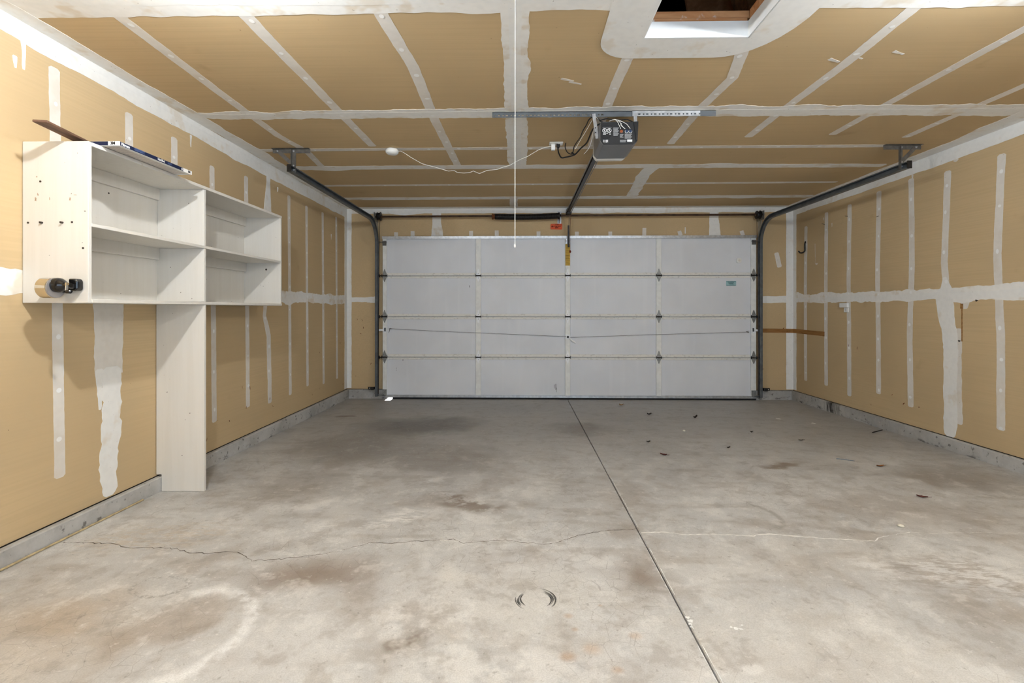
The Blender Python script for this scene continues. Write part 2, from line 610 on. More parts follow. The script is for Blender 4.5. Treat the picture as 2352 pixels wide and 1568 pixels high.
floor = MB()
floor.box(XL - 0.3, XR + 0.3, YB - 0.3, 6.9, -0.25, -0.06)
floor = floor.build('floor', 'soil')
tag(floor, 'stained grey concrete garage floor with sawn control joint and cracks', 'floor', kind='structure')
JX = 0.598
for x0, x1 in ((XL - 0.1, JX - 0.0032), (JX + 0.0032, XR + 0.1)):
    mb = MB()
    y0, y1 = YB - 0.1, 6.5
    cs = 0.004
    prof = [(x0, -0.04), (x1, -0.04)]
    top = []
    # a slab with eased long edges
    vs_ = []
    for y in (y0, y1):
        z = fz(y)
        vs_ += [(x0, y, -0.06), (x1, y, -0.06), (x1, y, z - cs), (x1 - cs, y, z), (x0 + cs, y, z), (x0, y, z - cs)]
    mb.add(vs_, [(0, 1, 2, 3, 4, 5), (11, 10, 9, 8, 7, 6)] + [(i, (i + 1) % 6, (i + 1) % 6 + 6, i + 6) for i in range(6)])
    mb.build('slab', 'concrete_floor', floor)


def floor_ribbon(name, pts, w, mat, seed, h=0.0006, wig=0.006):
    rr = random.Random(seed)
    fine = []
    for a, b in zip(pts, pts[1:]):
        d = math.hypot(b[0] - a[0], b[1] - a[1])
        n = max(1, int(d / 0.018))
        for k in range(n):
            t_ = k / n
            fine.append((a[0] + (b[0] - a[0]) * t_ + rr.uniform(-wig, wig) * 0.5, a[1] + (b[1] - a[1]) * t_ + rr.uniform(-wig, wig)))
    fine.append(pts[-1])
    vs_ = []
    for i, p in enumerate(fine):
        ww = w * rr.uniform(0.25, 1.2)
        vs_ += [(p[0], p[1] - ww / 2, fz(p[1]) + h), (p[0], p[1] + ww / 2, fz(p[1]) + h)]
    mb = MB()
    mb.add(vs_, [(2 * i, 2 * i + 2, 2 * i + 3, 2 * i + 1) for i in range(len(fine) - 1)])
    return mb.build(name, mat, floor)


crackL = [(-2.24, 2.283), (-2.001, 2.279), (-1.847, 2.235), (-1.662, 2.238), (-1.502, 2.188), (-1.399, 2.202), (-1.318, 2.204), (-1.206, 2.131), (-1.077, 2.149), (-0.917, 2.195), (-0.832, 2.238), (-0.731, 2.308), (-0.624, 2.306), (-0.502, 2.326), (-0.335, 2.347), (-0.278, 2.312), (-0.079, 2.347), (0.111, 2.307), (0.164, 2.325), (0.29, 2.405), (0.406, 2.451), (0.543, 2.473), (0.59, 2.485)]
crackR = [(0.607, 2.435), (0.714, 2.452), (0.835, 2.421), (0.968, 2.428), (1.095, 2.421), (1.158, 2.417), (1.233, 2.438), (1.351, 2.416), (1.47, 2.4), (1.608, 2.385), (1.723, 2.369), (1.763, 2.401), (1.803, 2.421), (1.971, 2.471)]
crackR2 = [(1.971, 2.471), (2.069, 2.459), (2.21, 2.471), (2.54, 2.473), (3.2, 2.52)]
floor_ribbon('crack', crackL, 0.0045, 'crack_dark', 3, wig=0.007)
floor_ribbon('crack', crackR, 0.0085, 'crack_white', 5, wig=0.004)
floor_ribbon('crack', crackR2, 0.0035, 'crack_white', 6, wig=0.005)
floor_ribbon('crack', [(-0.95, 2.17), (-0.83, 2.235), (-0.73, 2.30)], 0.004, 'crack_white', 8, 0.0009)
floor_ribbon('crack', [(0.10, 2.31), (0.17, 2.33), (0.29, 2.41)], 0.004, 'crack_white', 9, 0.0009)
floor_ribbon('crack', [(-0.4, 2.338), (-0.3, 2.33)], 0.004, 'crack_white', 10, 0.0009)


def spat(x, y, r, seed):
    rr = random.Random(seed)
    n = 9
    ring_ = []
    for k in range(n):
        a = 2 * math.pi * k / n
        q = r * rr.uniform(0.45, 1.1)
        yy = y + q * math.sin(a) * 0.9
        ring_.append((x + q * math.cos(a), yy, fz(yy) + 0.0008))
    MB().add(ring_, [tuple(range(n))]).build('paint_spatter', 'spatter', floor)


for i, (x, y, r) in enumerate([(0.756, 1.705, 0.010), (0.743, 1.712, 0.007), (0.772, 1.703, 0.009), (0.785, 1.722, 0.006), (0.606, 1.762, 0.011), (0.611, 1.742, 0.012), (0.604, 1.727, 0.009), (0.600, 1.71, 0.006), (0.595, 2.30, 0.005), (2.95, 4.9, 0.03), (2.7, 5.1, 0.03)]):
    spat(x, y, r, 20 + i)
M['scuff'] = simple('black_rubber_scuff', (92, 90, 87), 0.9, 0.1, var=0.3, scale=60)
rr = random.Random(11)
for k in range(34):
    side = k % 2
    r_ = rr.uniform(0.056, 0.080)
    mid_a = (0.15 if side else math.pi - 0.1) + rr.uniform(-0.5, 0.5)
    half = rr.uniform(0.3, 0.8)
    n = 12
    w = rr.uniform(0.0007, 0.0020)
    vs_ = []
    for i in range(n + 1):
        a = mid_a - half + 2 * half * i / n
        ww = w * math.sin(math.pi * (i + 0.3) / (n + 0.6))
        for q in (-1, 1):
            y = 1.862 + (r_ + q * ww) * math.sin(a) * 0.95
            vs_.append((0.057 + (r_ + q * ww) * math.cos(a), y, fz(y) + 0.0006 + k * 1e-5))
    MB().add(vs_, [(2 * i, 2 * i + 2, 2 * i + 3, 2 * i + 1) for i in range(n)]).build('rubber_scuff', 'scuff', floor)
# lime along the sawn joint
for i, (y0, y1) in enumerate([(1.45, 1.62), (1.7, 1.80), (1.9, 2.28), (2.5, 3.3)]):
    for s in (-1, 1):
        rr = random.Random(i * 5 + s)
        mb = MB()
        vs_, n = [], int((y1 - y0) / 0.02)
        for k in range(n + 1):
            y = y0 + (y1 - y0) * k / n
            a = JX + s * 0.0065
            w = rr.uniform(0.0005, 0.004)
            vs_ += [(a, y, fz(y) + 0.0007), (a + s * w, y, fz(y) + 0.0007)]
        mb.add(vs_, [(2 * k, 2 * k + 2, 2 * k + 3, 2 * k + 1) for k in range(n)])
        if s == 1 or i in (0, 2):
            mb.build('joint_lime', 'spatter', floor)

# --- walls ------------------------------------------------------------------
ZB = 0.121      # drywall starts just above the curb
wl = MB()
wl.box(XL - 0.14, XL, YB - 0.14, YF + 0.14, ZB, ZC + 0.02)
wl = wl.build('wall_left', 'paper')
tag(wl, 'unpainted tan drywall left wall with white taped seams', 'wall', kind='structure')
wr = MB()
wr.box(XR, XR + 0.14, YB - 0.14, YF + 0.14, ZB, ZC + 0.02)
wr = wr.build('wall_right', 'paper')
tag(wr, 'unpainted tan drywall right wall with white taped seams', 'wall', kind='structure')
wf = MB()
wf.box(XL, DXL, YF, YF + 0.14, ZB, ZC + 0.02)
wf.box(DXR, XR, YF, YF + 0.14, ZB, ZC + 0.02)
wf.box(DXL, DXR, YF, YF + 0.14, DZT - 0.01, ZC + 0.02)
wf = wf.build('wall_far', 'paper')
tag(wf, 'tan drywall wall around the white garage door', 'wall', kind='structure')
wb = MB()
wb.box(XL, -0.95, YB - 0.12, YB, 0, ZC + 0.02)
wb.box(2.75, XR, YB - 0.12, YB, 0, ZC + 0.02)
wb.box(-0.95, 2.75, YB - 0.12, YB, 2.15, ZC + 0.02)  # the opening below is added to let the cool fill in
wb = wb.build('wall_back', 'paper')
tag(wb, 'tan drywall back wall with a wide opening added for fill light', 'wall', kind='structure')

# --- concrete curbs ---------------------------------------------------------
CP = 0.034


def curb(name, x0, x1, y0, y1, label):
    mb = MB()
    mb.box(x0, x1, y0, y1, -0.05, 0.116)
    o = mb.build(name, 'curb', bevel=0.006)
    tag(o, label, 'curb', kind='structure')
    return o


curb('baseboard_left', XL - 0.14, XL + CP, YB, YF + 0.1, 'rough concrete curb along foot of left wall')
curb('baseboard_right', XR - CP, XR + 0.14, YB, YF + 0.1, 'rough concrete curb along foot of right wall')
curb('baseboard_far_left', XL + CP, DXL + 0.005, YF - CP, YF + 0.14, 'short concrete curb left of the garage door')
curb('baseboard_far_right', DXR - 0.005 + 0.03, XR - CP, YF - CP, YF + 0.14, 'short concrete curb right of the garage door')
for nm, bx in (('shade_strip_1', (XL + 0.0, XL + 0.004, YB, YF, 0.1162, 0.1208)), ('shade_strip_2', (XR - 0.004, XR, YB, YF, 0.1162, 0.1208))):  # thin dark strips painted as shade between curb and drywall
    mb = MB()
    mb.box(*bx)
    tag(mb.build(nm, 'gap_shade'), 'dark strip painted as the shadow gap under the ' + ('left' if nm == 'shade_strip_1' else 'right') + ' wall drywall', 'gap', kind='structure')

# --- ceiling with the attic hatch -------------------------------------------
ce = MB()
zt = ZC + 0.02
ce.box(XL - 0.14, HX0, YB - 0.14, YF + 0.14, ZC, zt)
ce.box(HX1, XR + 0.14, YB - 0.14, YF + 0.14, ZC, zt)
ce.box(HX0, HX1, YB - 0.14, HY0, ZC, zt)
ce.box(HX0, HX1, HY1, YF + 0.14, ZC, zt)
ce = ce.build('ceiling', 'paper_ceiling')
tag(ce, 'unpainted tan drywall ceiling with white taped seams', 'ceiling', kind='structure')

# hatch: white liner, raw timber header above, dark attic
M['white_liner'] = simple('hatch_liner_white', (250, 249, 246), 0.6, 0.3, var=0.02)


def wood(name, a, b, scale=(2, 26, 26), rough=0.6, wear=None):
    t = NT(name, rough, 0.25)
    P = t.P()
    g = t.noise(t.mapping(P, scale=scale), 1.0, 4.0, 0.6, 0.8)
    c = t.mix(t.rng(g, 0.3, 0.7), srgb(*a), srgb(*b))
    k = t.noise(P, 7.0, 3.0)
    c = t.mix(t.rng(k, 0.62, 0.75, 0.0, 0.6), c, srgb(*[v * 0.6 for v in a]))
    if wear:
        w_ = t.noise(t.mapping(P, loc=(2, 5, 1)), 13.0, 3.0)
        c = t.mix(t.rng(w_, 0.58, 0.66, 0.0, 0.9), c, srgb(*wear))
    t.bump(g, 0.12, 0.003)
    return t.color(c)


M['timber'] = wood('raw_timber', (206, 138, 88), (236, 182, 132), wear=(238, 226, 212))
M['timber_dark'] = wood('attic_timber', (150, 104, 68), (190, 136, 92))
M['osb'] = wood('attic_sheathing_board', (168, 108, 66), (206, 144, 96), (9, 14, 9))
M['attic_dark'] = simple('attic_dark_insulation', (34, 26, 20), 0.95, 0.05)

hl = MB()
HT = 2.553
LI = 0.004
hl.box(HX0, HX1, HY1 - LI, HY1 + 0.010, ZC - 0.0005, HT)
hl.box(HX0, HX1, HY0 - 0.010, HY0 + LI, ZC - 0.0005, HT)
hl.box(HX0 - 0.010, HX0 + LI, HY0 + LI, HY1 - LI, ZC - 0.0005, HT)
hl.box(HX1 - LI, HX1 + 0.010, HY0 + LI, HY1 - LI, ZC - 0.0005, HT)
hl = hl.build('trim_3', 'white_liner')
tag(hl, 'white painted liner of the square attic hatch in the ceiling', 'hatch', kind='structure')
for i, (a, b) in enumerate(((HT, HT + 0.020), (HT + 0.021, HT + 0.058))):
    mb = MB()
    q = 0.002 + 0.006 * i
    mb.box(HX0 - 0.02, HX1 + (-0.004 if i == 0 else 0.03), HY1 + q, HY1 + q + 0.038, a, b)
    mb.build('header_board', 'timber', hl, bevel=0.003)
mb = MB()
mb.box(HX1 + 0.004, HX1 + 0.042, HY0, HY1 + 0.002, HT + 0.001, HT + 0.058)
mb.build('header_board', 'timber', hl, bevel=0.003)
mb = MB()
mb.box(HX0 - 0.042, HX0 - 0.004, HY0, HY1 + 0.002, HT + 0.001, HT + 0.058)
mb.build('header_board', 'timber', hl, bevel=0.003)
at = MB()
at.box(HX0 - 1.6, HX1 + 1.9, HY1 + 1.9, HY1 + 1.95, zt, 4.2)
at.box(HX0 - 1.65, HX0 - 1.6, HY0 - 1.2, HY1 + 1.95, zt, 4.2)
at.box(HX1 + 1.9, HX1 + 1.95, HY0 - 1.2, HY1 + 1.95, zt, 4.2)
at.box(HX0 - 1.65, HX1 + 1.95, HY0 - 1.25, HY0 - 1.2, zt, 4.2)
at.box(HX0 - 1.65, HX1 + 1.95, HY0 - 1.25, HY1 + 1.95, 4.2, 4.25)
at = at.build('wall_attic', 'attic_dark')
tag(at, 'dark attic space seen up through the ceiling hatch', 'attic', kind='structure')
mb = MB()
mb.bar((1.30, 2.62, zt), (1.02, 2.95, 4.15), 0.045, 0.14, (0, 1, 0))
mb.build('rafter', 'timber_dark', at)
mb = MB()
mb.add([(1.14, 3.05, zt), (3.0, 3.05, zt), (3.0, 2.70, 4.2), (0.80, 2.90, 4.2)], [(0, 1, 2, 3)])
mb.add([(1.14, 3.07, zt), (3.0, 3.07, zt), (3.0, 2.72, 4.2), (0.80, 2.92, 4.2)], [(3, 2, 1, 0)])
mb.build('sheathing_board', 'osb', at)

# ================================================================== MUD
# left wall -----------------------------------------------------------------
st = lambda *a, **k: strip(*a, **k)
for i, (y, z1, z0) in enumerate([(2.312, 2.332, 0.338), (2.759, 2.292, 1.20), (3.122, 2.281, 1.15), (3.507, 2.208, 0.33), (3.946, 2.254, 0.354),
                                 (4.681, 2.267, 0.325), (5.065, 2.25, 0.35), (5.481, 2.264, 0.309), (5.885, 2.29, 0.311)]):
    st('L', [(y - 0.012, z1), (y, 1.5)] + ([(y + 0.008, 0.9)] if z0 < 0.8 else []) + [(y + 0.016, z0)], 0.056, 0.003, 1, 100 + i, parent=wl, dots=0.27)
st('L', [(2.61, 1.30), (2.612, 1.06), (2.612, 0.80)], [0.20, 0.185, 0.175], 0.008, 2, 120, 'mud_thin', parent=wl, round_end=False)
st('L', [(2.625, 0.82), (2.628, 0.55), (2.615, 0.36), (2.612, 0.142)], [0.125, 0.125, 0.115, 0.085], 0.018, 3, 121, 'mud', parent=wl, bite=0.03, freq=14)
st('L', [(2.548, 0.83), (2.553, 0.62)], [0.04, 0.022], 0.008, 2, 122, 'mud', parent=wl)
st('L', [(4.29, 2.42), (4.285, 2.30), (4.27, 2.05), (4.27, 1.30)], [0.07, 0.06, 0.13, 0.14], 0.006, 2, 123, 'mud', parent=wl, bite=0.01)
st('L', [(4.235, 1.24), (4.22, 1.10), (4.29, 0.92), (4.31, 0.32)], [0.06, 0.055, 0.07, 0.065], 0.005, 2, 124, 'mud_thin', parent=wl, dots=0.3)
st('L', [(YB, 1.287), (1.2, 1.287), (3.9, 1.287), (6.2, 1.285)], [0.11, 0.11, 0.10, 0.105], 0.016, 1.6, 125, 'mud_seam', parent=wl, freq=7.0, bite=0.04)
st('L', [(4.4, 1.300), (5.1, 1.303), (6.2, 1.300)], [0.045, 0.05, 0.045], 0.008, 2.2, 126, 'mud', parent=wl, freq=3.0)
st('L', [(YB, ZC - 0.044), (2.0, ZC - 0.044), (4.2, ZC - 0.062), (6.24, ZC - 0.062)], [0.088, 0.088, 0.125, 0.12], 0.007, 2.5, 127, 'mud', parent=wl, freq=5, bite=0.012)
st('L', [(YB, ZC - 0.02), (6.24, ZC - 0.02)], 0.04, 0.002, 3.2, 128, 'mud', parent=wl)
st('L', [(6.195, 0.13), (6.20, ZC)], 0.095, 0.006, 3.0, 129, 'mud', parent=wl, round_end=False)
for i, (y, z1, z0, w) in enumerate([(2.155, 2.40, 2.26, 0.03), (2.12, 2.30, 2.25, 0.02), (3.27, 2.36, 2.28, 0.02), (4.45, 2.30, 2.26, 0.02), (5.72, 2.06, 2.00, 0.02)]):
    st('L', [(y, z1), (y, z0)], [w, w * 0.3], 0.006, 2, 140 + i, 'mud', parent=wl)
# right wall ----------------------------------------------------------------
for i, (y, z1, z0, b) in enumerate([(5.975, 2.169, 0.293, 0), (5.579, 2.261, 0.296, 0), (5.191, 2.267, 0.245, 0.005), (4.772, 2.305, 0.341, 0.008),
                                    (4.385, 2.323, 0.293, -0.02), (4.016, 2.286, 1.25, 0.02), (3.575, 2.281, 0.288, 0.02)]):
    st('R', [(y - 0.012, z1), (y + b, 1.55)] + ([(y - b * 0.3, 0.95)] if z0 < 0.8 else []) + [(y - 0.006, z0)], 0.062, 0.0035, 1, 160 + i, parent=wr, dots=0.27)
st('R', [(4.035, 1.31), (4.02, 1.16), (3.985, 0.95), (3.98, 0.30), (3.985, 0.135)], [0.15, 0.145, 0.13, 0.125, 0.10], 0.010, 2.2, 170, 'mud', parent=wr, bite=0.015)
st('R', [(3.905, 1.0), (3.90, 0.25)], [0.05, 0.05], 0.008, 1.4, 171, 'mud_thin', parent=wr)
st('R', [(4.03, 1.42), (4.02, 1.30)], [0.04, 0.13], 0.006, 2.0, 172, 'mud', parent=wr)
st('R', [(YB, 1.29), (2.0, 1.295), (3.4, 1.293), (4.0, 1.284), (5.0, 1.287), (6.2, 1.292)], [0.12, 0.12, 0.125, 0.09, 0.10, 0.10], 0.014, 1.6, 173, 'mud_seam', parent=wr, freq=7.0, bite=0.035)
st('R', [(YB, 1.275), (3.4, 1.275), (4.5, 1.272), (6.2, 1.28)], [0.05, 0.055, 0.05, 0.045], 0.010, 2.2, 174, 'mud', parent=wr, freq=3.0)
st('R', [(YB, ZC - 0.044), (3.2, ZC - 0.044), (4.2, ZC - 0.056), (6.24, ZC - 0.056)], [0.088, 0.088, 0.112, 0.11], 0.006, 2.5, 175, 'mud', parent=wr, freq=5, bite=0.012)
st('R', [(YB, ZC - 0.02), (6.24, ZC - 0.02)], 0.04, 0.002, 3.2, 176, 'mud', parent=wr)
st('R', [(6.205, 0.13), (6.205, ZC)], 0.07, 0.005, 3.0, 177, 'mud', parent=wr, round_end=False)
for i, (y, z1, z0, w) in enumerate([(4.36, 2.36, 2.325, 0.02), (3.93, 2.36, 2.352, 0.05), (5.62, 2.22, 2.19, 0.012), (5.47, 2.13, 2.09, 0.012), (5.78, 1.94, 1.70, 0.006), (5.75, 1.70, 1.69, 0.05), (4.1, 1.245, 1.20, 0.03), (3.85, 1.23, 1.17, 0.08)]):
    st('R', [(y, z1), (y, z0)], [w, w * 0.5], 0.003, 1.5, 180 + i, 'mud_thin', parent=wr)
# far wall ------------------------------------------------------------------
st('F', [(XL, ZC - 0.03), (XR, ZC - 0.028)], [0.075, 0.07], 0.008, 2.5, 200, 'mud', parent=wf, freq=4, bite=0.02)
st('F', [(XL + 0.03, 0.13), (XL + 0.03, ZC)], 0.062, 0.004, 3, 201, 'mud', parent=wf, round_end=False)
st('F', [(XR - 0.045, 0.13), (XR - 0.045, ZC)], 0.09, 0.004, 3, 202, 'mud', parent=wf, round_end=False)
st('F', [(-1.10, 2.42), (-1.10, 2.28), (-1.095, 2.08)], [0.12, 0.12, 0.17], 0.008, 2, 203, 'mud_seam', parent=wf, round_end=False)
st('F', [(2.49, 2.42), (2.49, 2.28), (2.50, 2.11)], [0.12, 0.12, 0.15], 0.008, 2, 204, 'mud', parent=wf, round_end=False)
for i, (x, h) in enumerate([(-1.633, 0.055), (-1.416, 0.07), (-0.652, 0.07), (-0.317, 0.075), (0.226, 0.06), (0.723, 0.055), (1.156, 0.055), (1.594, 0.10), (2.042, 0.06), (2.839, 0.06)]):
    st('F', [(x, 2.112 + h), (x + (0.02 if i in (8, 9) else 0), 2.112)], 0.05, 0.003, 1, 210 + i, 'mud_thin', parent=wf, round_end=False)
st('F', [(2.12, 2.22), (2.12, 2.14)], 0.012, 0.003, 1, 222, 'mud', parent=wf)
st('F', [(XL + 0.05, 1.287), (-2.05, 1.285), (-1.87, 1.285)], [0.055, 0.06, 0.09], 0.006, 1.5, 223, 'mud', parent=wf, round_end=False)
st('F', [(3.06, 1.285), (3.42, 1.288)], [0.09, 0.085], 0.005, 1.5, 224, 'mud', parent=wf, round_end=False)
st('F', [(3.285, 1.88), (3.325, 1.71)], [0.06, 0.06], 0.004, 1.5, 225, 'mud_thin', parent=wf)
# ceiling -------------------------------------------------------------------
st('C', [(-2.16, 3.225), (-1.0, 3.215), (0.6, 3.205), (2.0, 3.215), (3.45, 3.235)], [0.10, 0.14, 0.16, 0.16, 0.18], 0.020, 1.6, 240, 'mud_seam', parent=ce, freq=7, bite=0.05)
st('C', [(-2.2, 3.225), (0.6, 3.21), (3.45, 3.23)], [0.06, 0.07, 0.06], 0.010, 2.2, 241, 'mud', parent=ce, freq=3)
st('C', [(-2.19, 3.93), (0.5, 3.915), (3.2, 3.915)], 0.062, 0.004, 1, 242, 'mud_thin', parent=ce, dots=0.3)
st('C', [(-2.1, 4.43), (0.5, 4.43), (3.3, 4.45)], [0.11, 0.12, 0.10], 0.012, 1.6, 243, 'mud_seam', parent=ce, freq=4, bite=0.03)
st('C', [(-2.08, 5.07), (3.25, 5.02)], 0.062, 0.004, 1, 244, 'mud_thin', parent=ce, dots=0.4)
st('C', [(-2.1, 5.68), (3.35, 5.64)], 0.13, 0.010, 1.6, 245, 'mud_seam', parent=ce, freq=4, bite=0.02)
st('C', [(XL, 6.19), (XR, 6.19)], 0.09, 0.006, 2.5, 246, 'mud', parent=ce)
st('C', [(XL, 1.98), (-1.2, 1.985), (0.45, 2.0)], [0.30, 0.27, 0.24], 0.014, 1.8, 247, 'mud_seam', parent=ce, freq=3, bite=0.02)
st('C', [(XL, 1.97), (-1.2, 1.99), (0.45, 2.0)], [0.12, 0.13, 0.13], 0.014, 2.4, 248, 'mud', parent=ce, freq=2)
st('C', [(1.26, 2.0), (XR, 2.0)], [0.24, 0.24], 0.014, 1.8, 249, 'mud_seam', parent=ce, freq=3, bite=0.02)
st('C', [(1.26, 2.0), (XR, 2.0)], [0.12, 0.13], 0.014, 2.4, 239, 'mud', parent=ce, freq=2)
for i, (pth, w) in enumerate([([(-1.80, 2.0), (-1.83, 2.9), (-1.84, 3.6), (-1.80, 3.85), (-1.79, 4.0), (-1.84, 4.40)], 0.06),
                              ([(-1.235, 2.0), (-1.215, 3.1), (-1.198, 3.84)], 0.065),
                              ([(-0.635, 2.0), (-0.585, 2.6), (-0.60, 3.3), (-0.582, 4.37)], 0.065),
                              ([(0.560, 2.4), (0.552, 2.8), (0.560, 3.3), (0.565, 3.9)], 0.062),
                              ([(1.11, 2.4), (1.20, 2.75), (1.17, 3.2), (1.186, 3.83)], 0.062),
                              ([(1.70, 1.9), (1.735, 2.6), (1.725, 3.2), (1.731, 3.69)], 0.062),
                              ([(2.37, 2.0), (2.345, 2.9), (2.341, 3.65)], 0.062),
                              ([(2.97, 2.2), (2.95, 3.1), (2.935, 3.72)], 0.062)]):
    st('C', pth, w, 0.0035, 1, 250 + i, parent=ce, dots=0.26)
st('C', [(-0.03, 2.0), (-0.03, 2.5), (-0.032, 3.2), (-0.03, 4.0), (-0.03, 4.41)], [0.13, 0.125, 0.15, 0.165, 0.16], 0.012, 1.7, 262, 'mud_seam', parent=ce, bite=0.025, freq=6)
st('C', [(-0.03, 2.0), (-0.03, 4.41)], 0.06, 0.004, 2.3, 263, 'mud', parent=ce, freq=4)
st('C', [(-0.09, 5.60), (-0.092, 6.15)], 0.10, 0.008, 1.7, 264, 'mud_thin', parent=ce)
st('C', [(1.21, 4.46), (1.20, 4.75), (1.24, 5.1), (1.28, 5.58)], [0.14, 0.13, 0.12, 0.13], 0.010, 2.0, 265, 'mud', parent=ce, bite=0.01)
st('C', [(XL + 0.035, YB), (XL + 0.045, 2.0), (XL + 0.05, 3.0), (XL + 0.065, 4.0), (XL + 0.06, 6.24)], [0.08, 0.09, 0.10, 0.12, 0.12], 0.012, 2.7, 266, 'mud_seam', parent=ce, freq=4, bite=0.02)
st('C', [(XR - 0.08, YB), (XR - 0.10, 3.2), (XR - 0.07, 3.8), (XR - 0.06, 6.24)], [0.16, 0.20, 0.14, 0.12], 0.012, 2.7, 267, 'mud_seam', parent=ce, freq=4, bite=0.02)
for i, (x, y) in enumerate([(0.28, 2.78), (0.23, 2.74), (1.72, 2.52), (1.9, 2.48), (1.62, 2.55)]):
    st('C', [(x, y), (x + 0.07, y + 0.03)], [0.02, 0.012], 0.006, 1, 280 + i, 'mud_thin', parent=ce)
# rounded skim patch around the hatch (a frame with the hatch left open)
out = []
ox0, ox1, oy1, rad = 0.39, 1.30, 2.522, 0.17
for k in range(9):
    a = math.pi - k * math.pi / 16
    out.append((ox0 + rad + rad * math.cos(a), oy1 - rad + rad * math.sin(a)))
for k in range(9):
    a = math.pi / 2 - k * math.pi / 16
    out.append((ox1 - 0.30 + 0.30 * math.cos(a), oy1 - 0.42 + 0.42 * math.sin(a)))
mb = MB()
h = 0.0024
inn = [(HX0 - .0005, HY0 - .0005), (HX0 - .0005, HY1 + .0005), (HX1 + .0005, HY1 + .0005), (HX1 + .0005, HY0 - .0005)]
outer = [(ox0, 1.40)] + out + [(ox1, 1.40)]
P2 = lambda p: (p[0], p[1], ZC - h)
vs_ = [P2(p) for p in outer] + [P2(p) for p in inn]
no = len(outer)
i0, i1, i2, i3 = no, no + 1, no + 2, no + 3
mid_ = 1 + 8
fs = [(0, 1, i1, i0), (0, i0, i3, no - 1), (no - 2, no - 1, i3, i2)]
for k in range(1, no - 2):
    fs.append((k, k + 1, i1) if k < mid_ else (k, k + 1, i2))
fs.append((mid_, i2, i1))
mb.add(vs_, fs)
mb.build('joint_compound_patch', 'mud', ce)

# ================================================================== GARAGE DOOR
def door_skin():
    t = NT('door_white_steel', 0.42, 0.4)
    P = t.P()
    n1 = t.noise(P, 1.6, 3.0)
    c = t.mix(t.rng(n1, 0.3, 0.7), srgb(222, 223, 226), srgb(230, 231, 234))
    v = t.noise(t.mapping(P, scale=(9, 1, 0.6)), 1.0, 2.0)
    c = t.mix(t.rng(v, 0.55, 0.75, 0.0, 0.25), c, srgb(238, 238, 240))
    return t.color(c)


def rail_mat():
    t = NT('door_rail_white_dirty', 0.5, 0.35)
    P = t.P()
    n1 = t.noise(t.mapping(P, scale=(26, 1, 60)), 1.0, 1.0, 0.7)
    c = t.mix(t.rng(n1, 0.54, 0.70, 0.0, 0.28), srgb(234, 231, 224), srgb(150, 138, 122))
    return t.color(c)


M['door_skin'] = door_skin()
M['door_rail'] = rail_mat()
M['door_stile'] = simple('door_stile_white', (238, 237, 232), 0.45, 0.35, var=0.05)
M['galv'] = simple('galvanised_steel', (196, 198, 200), 0.38, 0.5, 0.75, 0.15, 30)
M['galv_dull'] = simple('dull_galvanised_steel', (152, 152, 148), 0.5, 0.5, 0.6, 0.2, 40)
M['hinge_white'] = simple('hinge_white_paint', (252, 252, 252), 0.4, 0.4, var=0.06)
M['black_steel'] = simple('black_greasy_steel', (48, 45, 43), 0.4, 0.5, 0.6, 0.3, 30)
M['track_steel'] = simple('track_grey_steel', (100, 104, 107), 0.42, 0.5, 0.35, 0.2, 14)
M['bracket_steel'] = simple('bracket_grey_steel', (116, 112, 106), 0.5, 0.5, 0.6, 0.2, 30)
M['rust_steel'] = simple('rusty_brown_shaft_steel', (84, 64, 50), 0.45, 0.5, 0.7, 0.35, 12)
M['rust'] = simple('rust', (120, 72, 44), 0.7, 0.2, 0.2, 0.35, 30)
M['rubber'] = simple('black_rubber', (34, 33, 33), 0.75, 0.2)
M['cable'] = simple('dark_wire_cable', (104, 98, 92), 0.5, 0.4, 0.4)

FY = 6.205          # inner face of the door skin
door = empty('door_1', (0.6, FY, 0.03), 'white sectional garage door with sixteen flat panels, closed', 'garage door', kind='structure')
rows = [0.030, 0.542, 1.065, 1.594, 2.100]
stiles = [(-1.795, -1.742), (-0.587, -0.519), (0.567, 0.631), (1.731, 1.798), (2.936, 3.000)]
for r in range(4):
    for c_ in range(4):
        x0, x1 = stiles[c_][1], stiles[c_ + 1][0]
        mb = MB()
        mb.box(x0 - 0.03, x1 + 0.03, FY, FY + 0.030, rows[r] + 0.001, rows[r + 1] - 0.001)
        mb.build('panel', 'door_skin', door, bevel=0.002)
for r in range(4):
    for (x0, x1) in stiles:
        mb = MB()
        mb.box(x0, x1, FY - 0.022, FY - 0.0005, rows[r] + 0.004, rows[r + 1] - 0.004)
        mb.build('stile', 'door_stile', door, bevel=0.002)
for r in (1, 2, 3):
    for c_ in range(4):
        x0, x1 = stiles[c_][1] + 0.002, stiles[c_ + 1][0] - 0.002
        for s, hh in ((-1, 0.029), (1, 0.034)):
            mb = MB()
            z = rows[r]
            a, b = (z - 0.003 - hh, z - 0.003) if s < 0 else (z + 0.003, z + 0.003 + hh)
            # rolled edge: a stepped lip
            mb.box(x0, x1, FY - 0.012, FY - 0.0005, a, b)
            mb.box(x0, x1, FY - 0.017, FY - 0.012, (b - 0.010) if s < 0 else a, b if s < 0 else (a + 0.010))
            mb.build('rail', 'door_rail', door, bevel=0.0015)
    mb = MB()
    mb.box(-1.79, 2.998, FY + 0.0305, FY + 0.034, rows[r] - 0.012, rows[r] + 0.012)  # added strip behind the joint, stops sun leaking through
    mb.build('joint_light_stop', 'rubber', door)
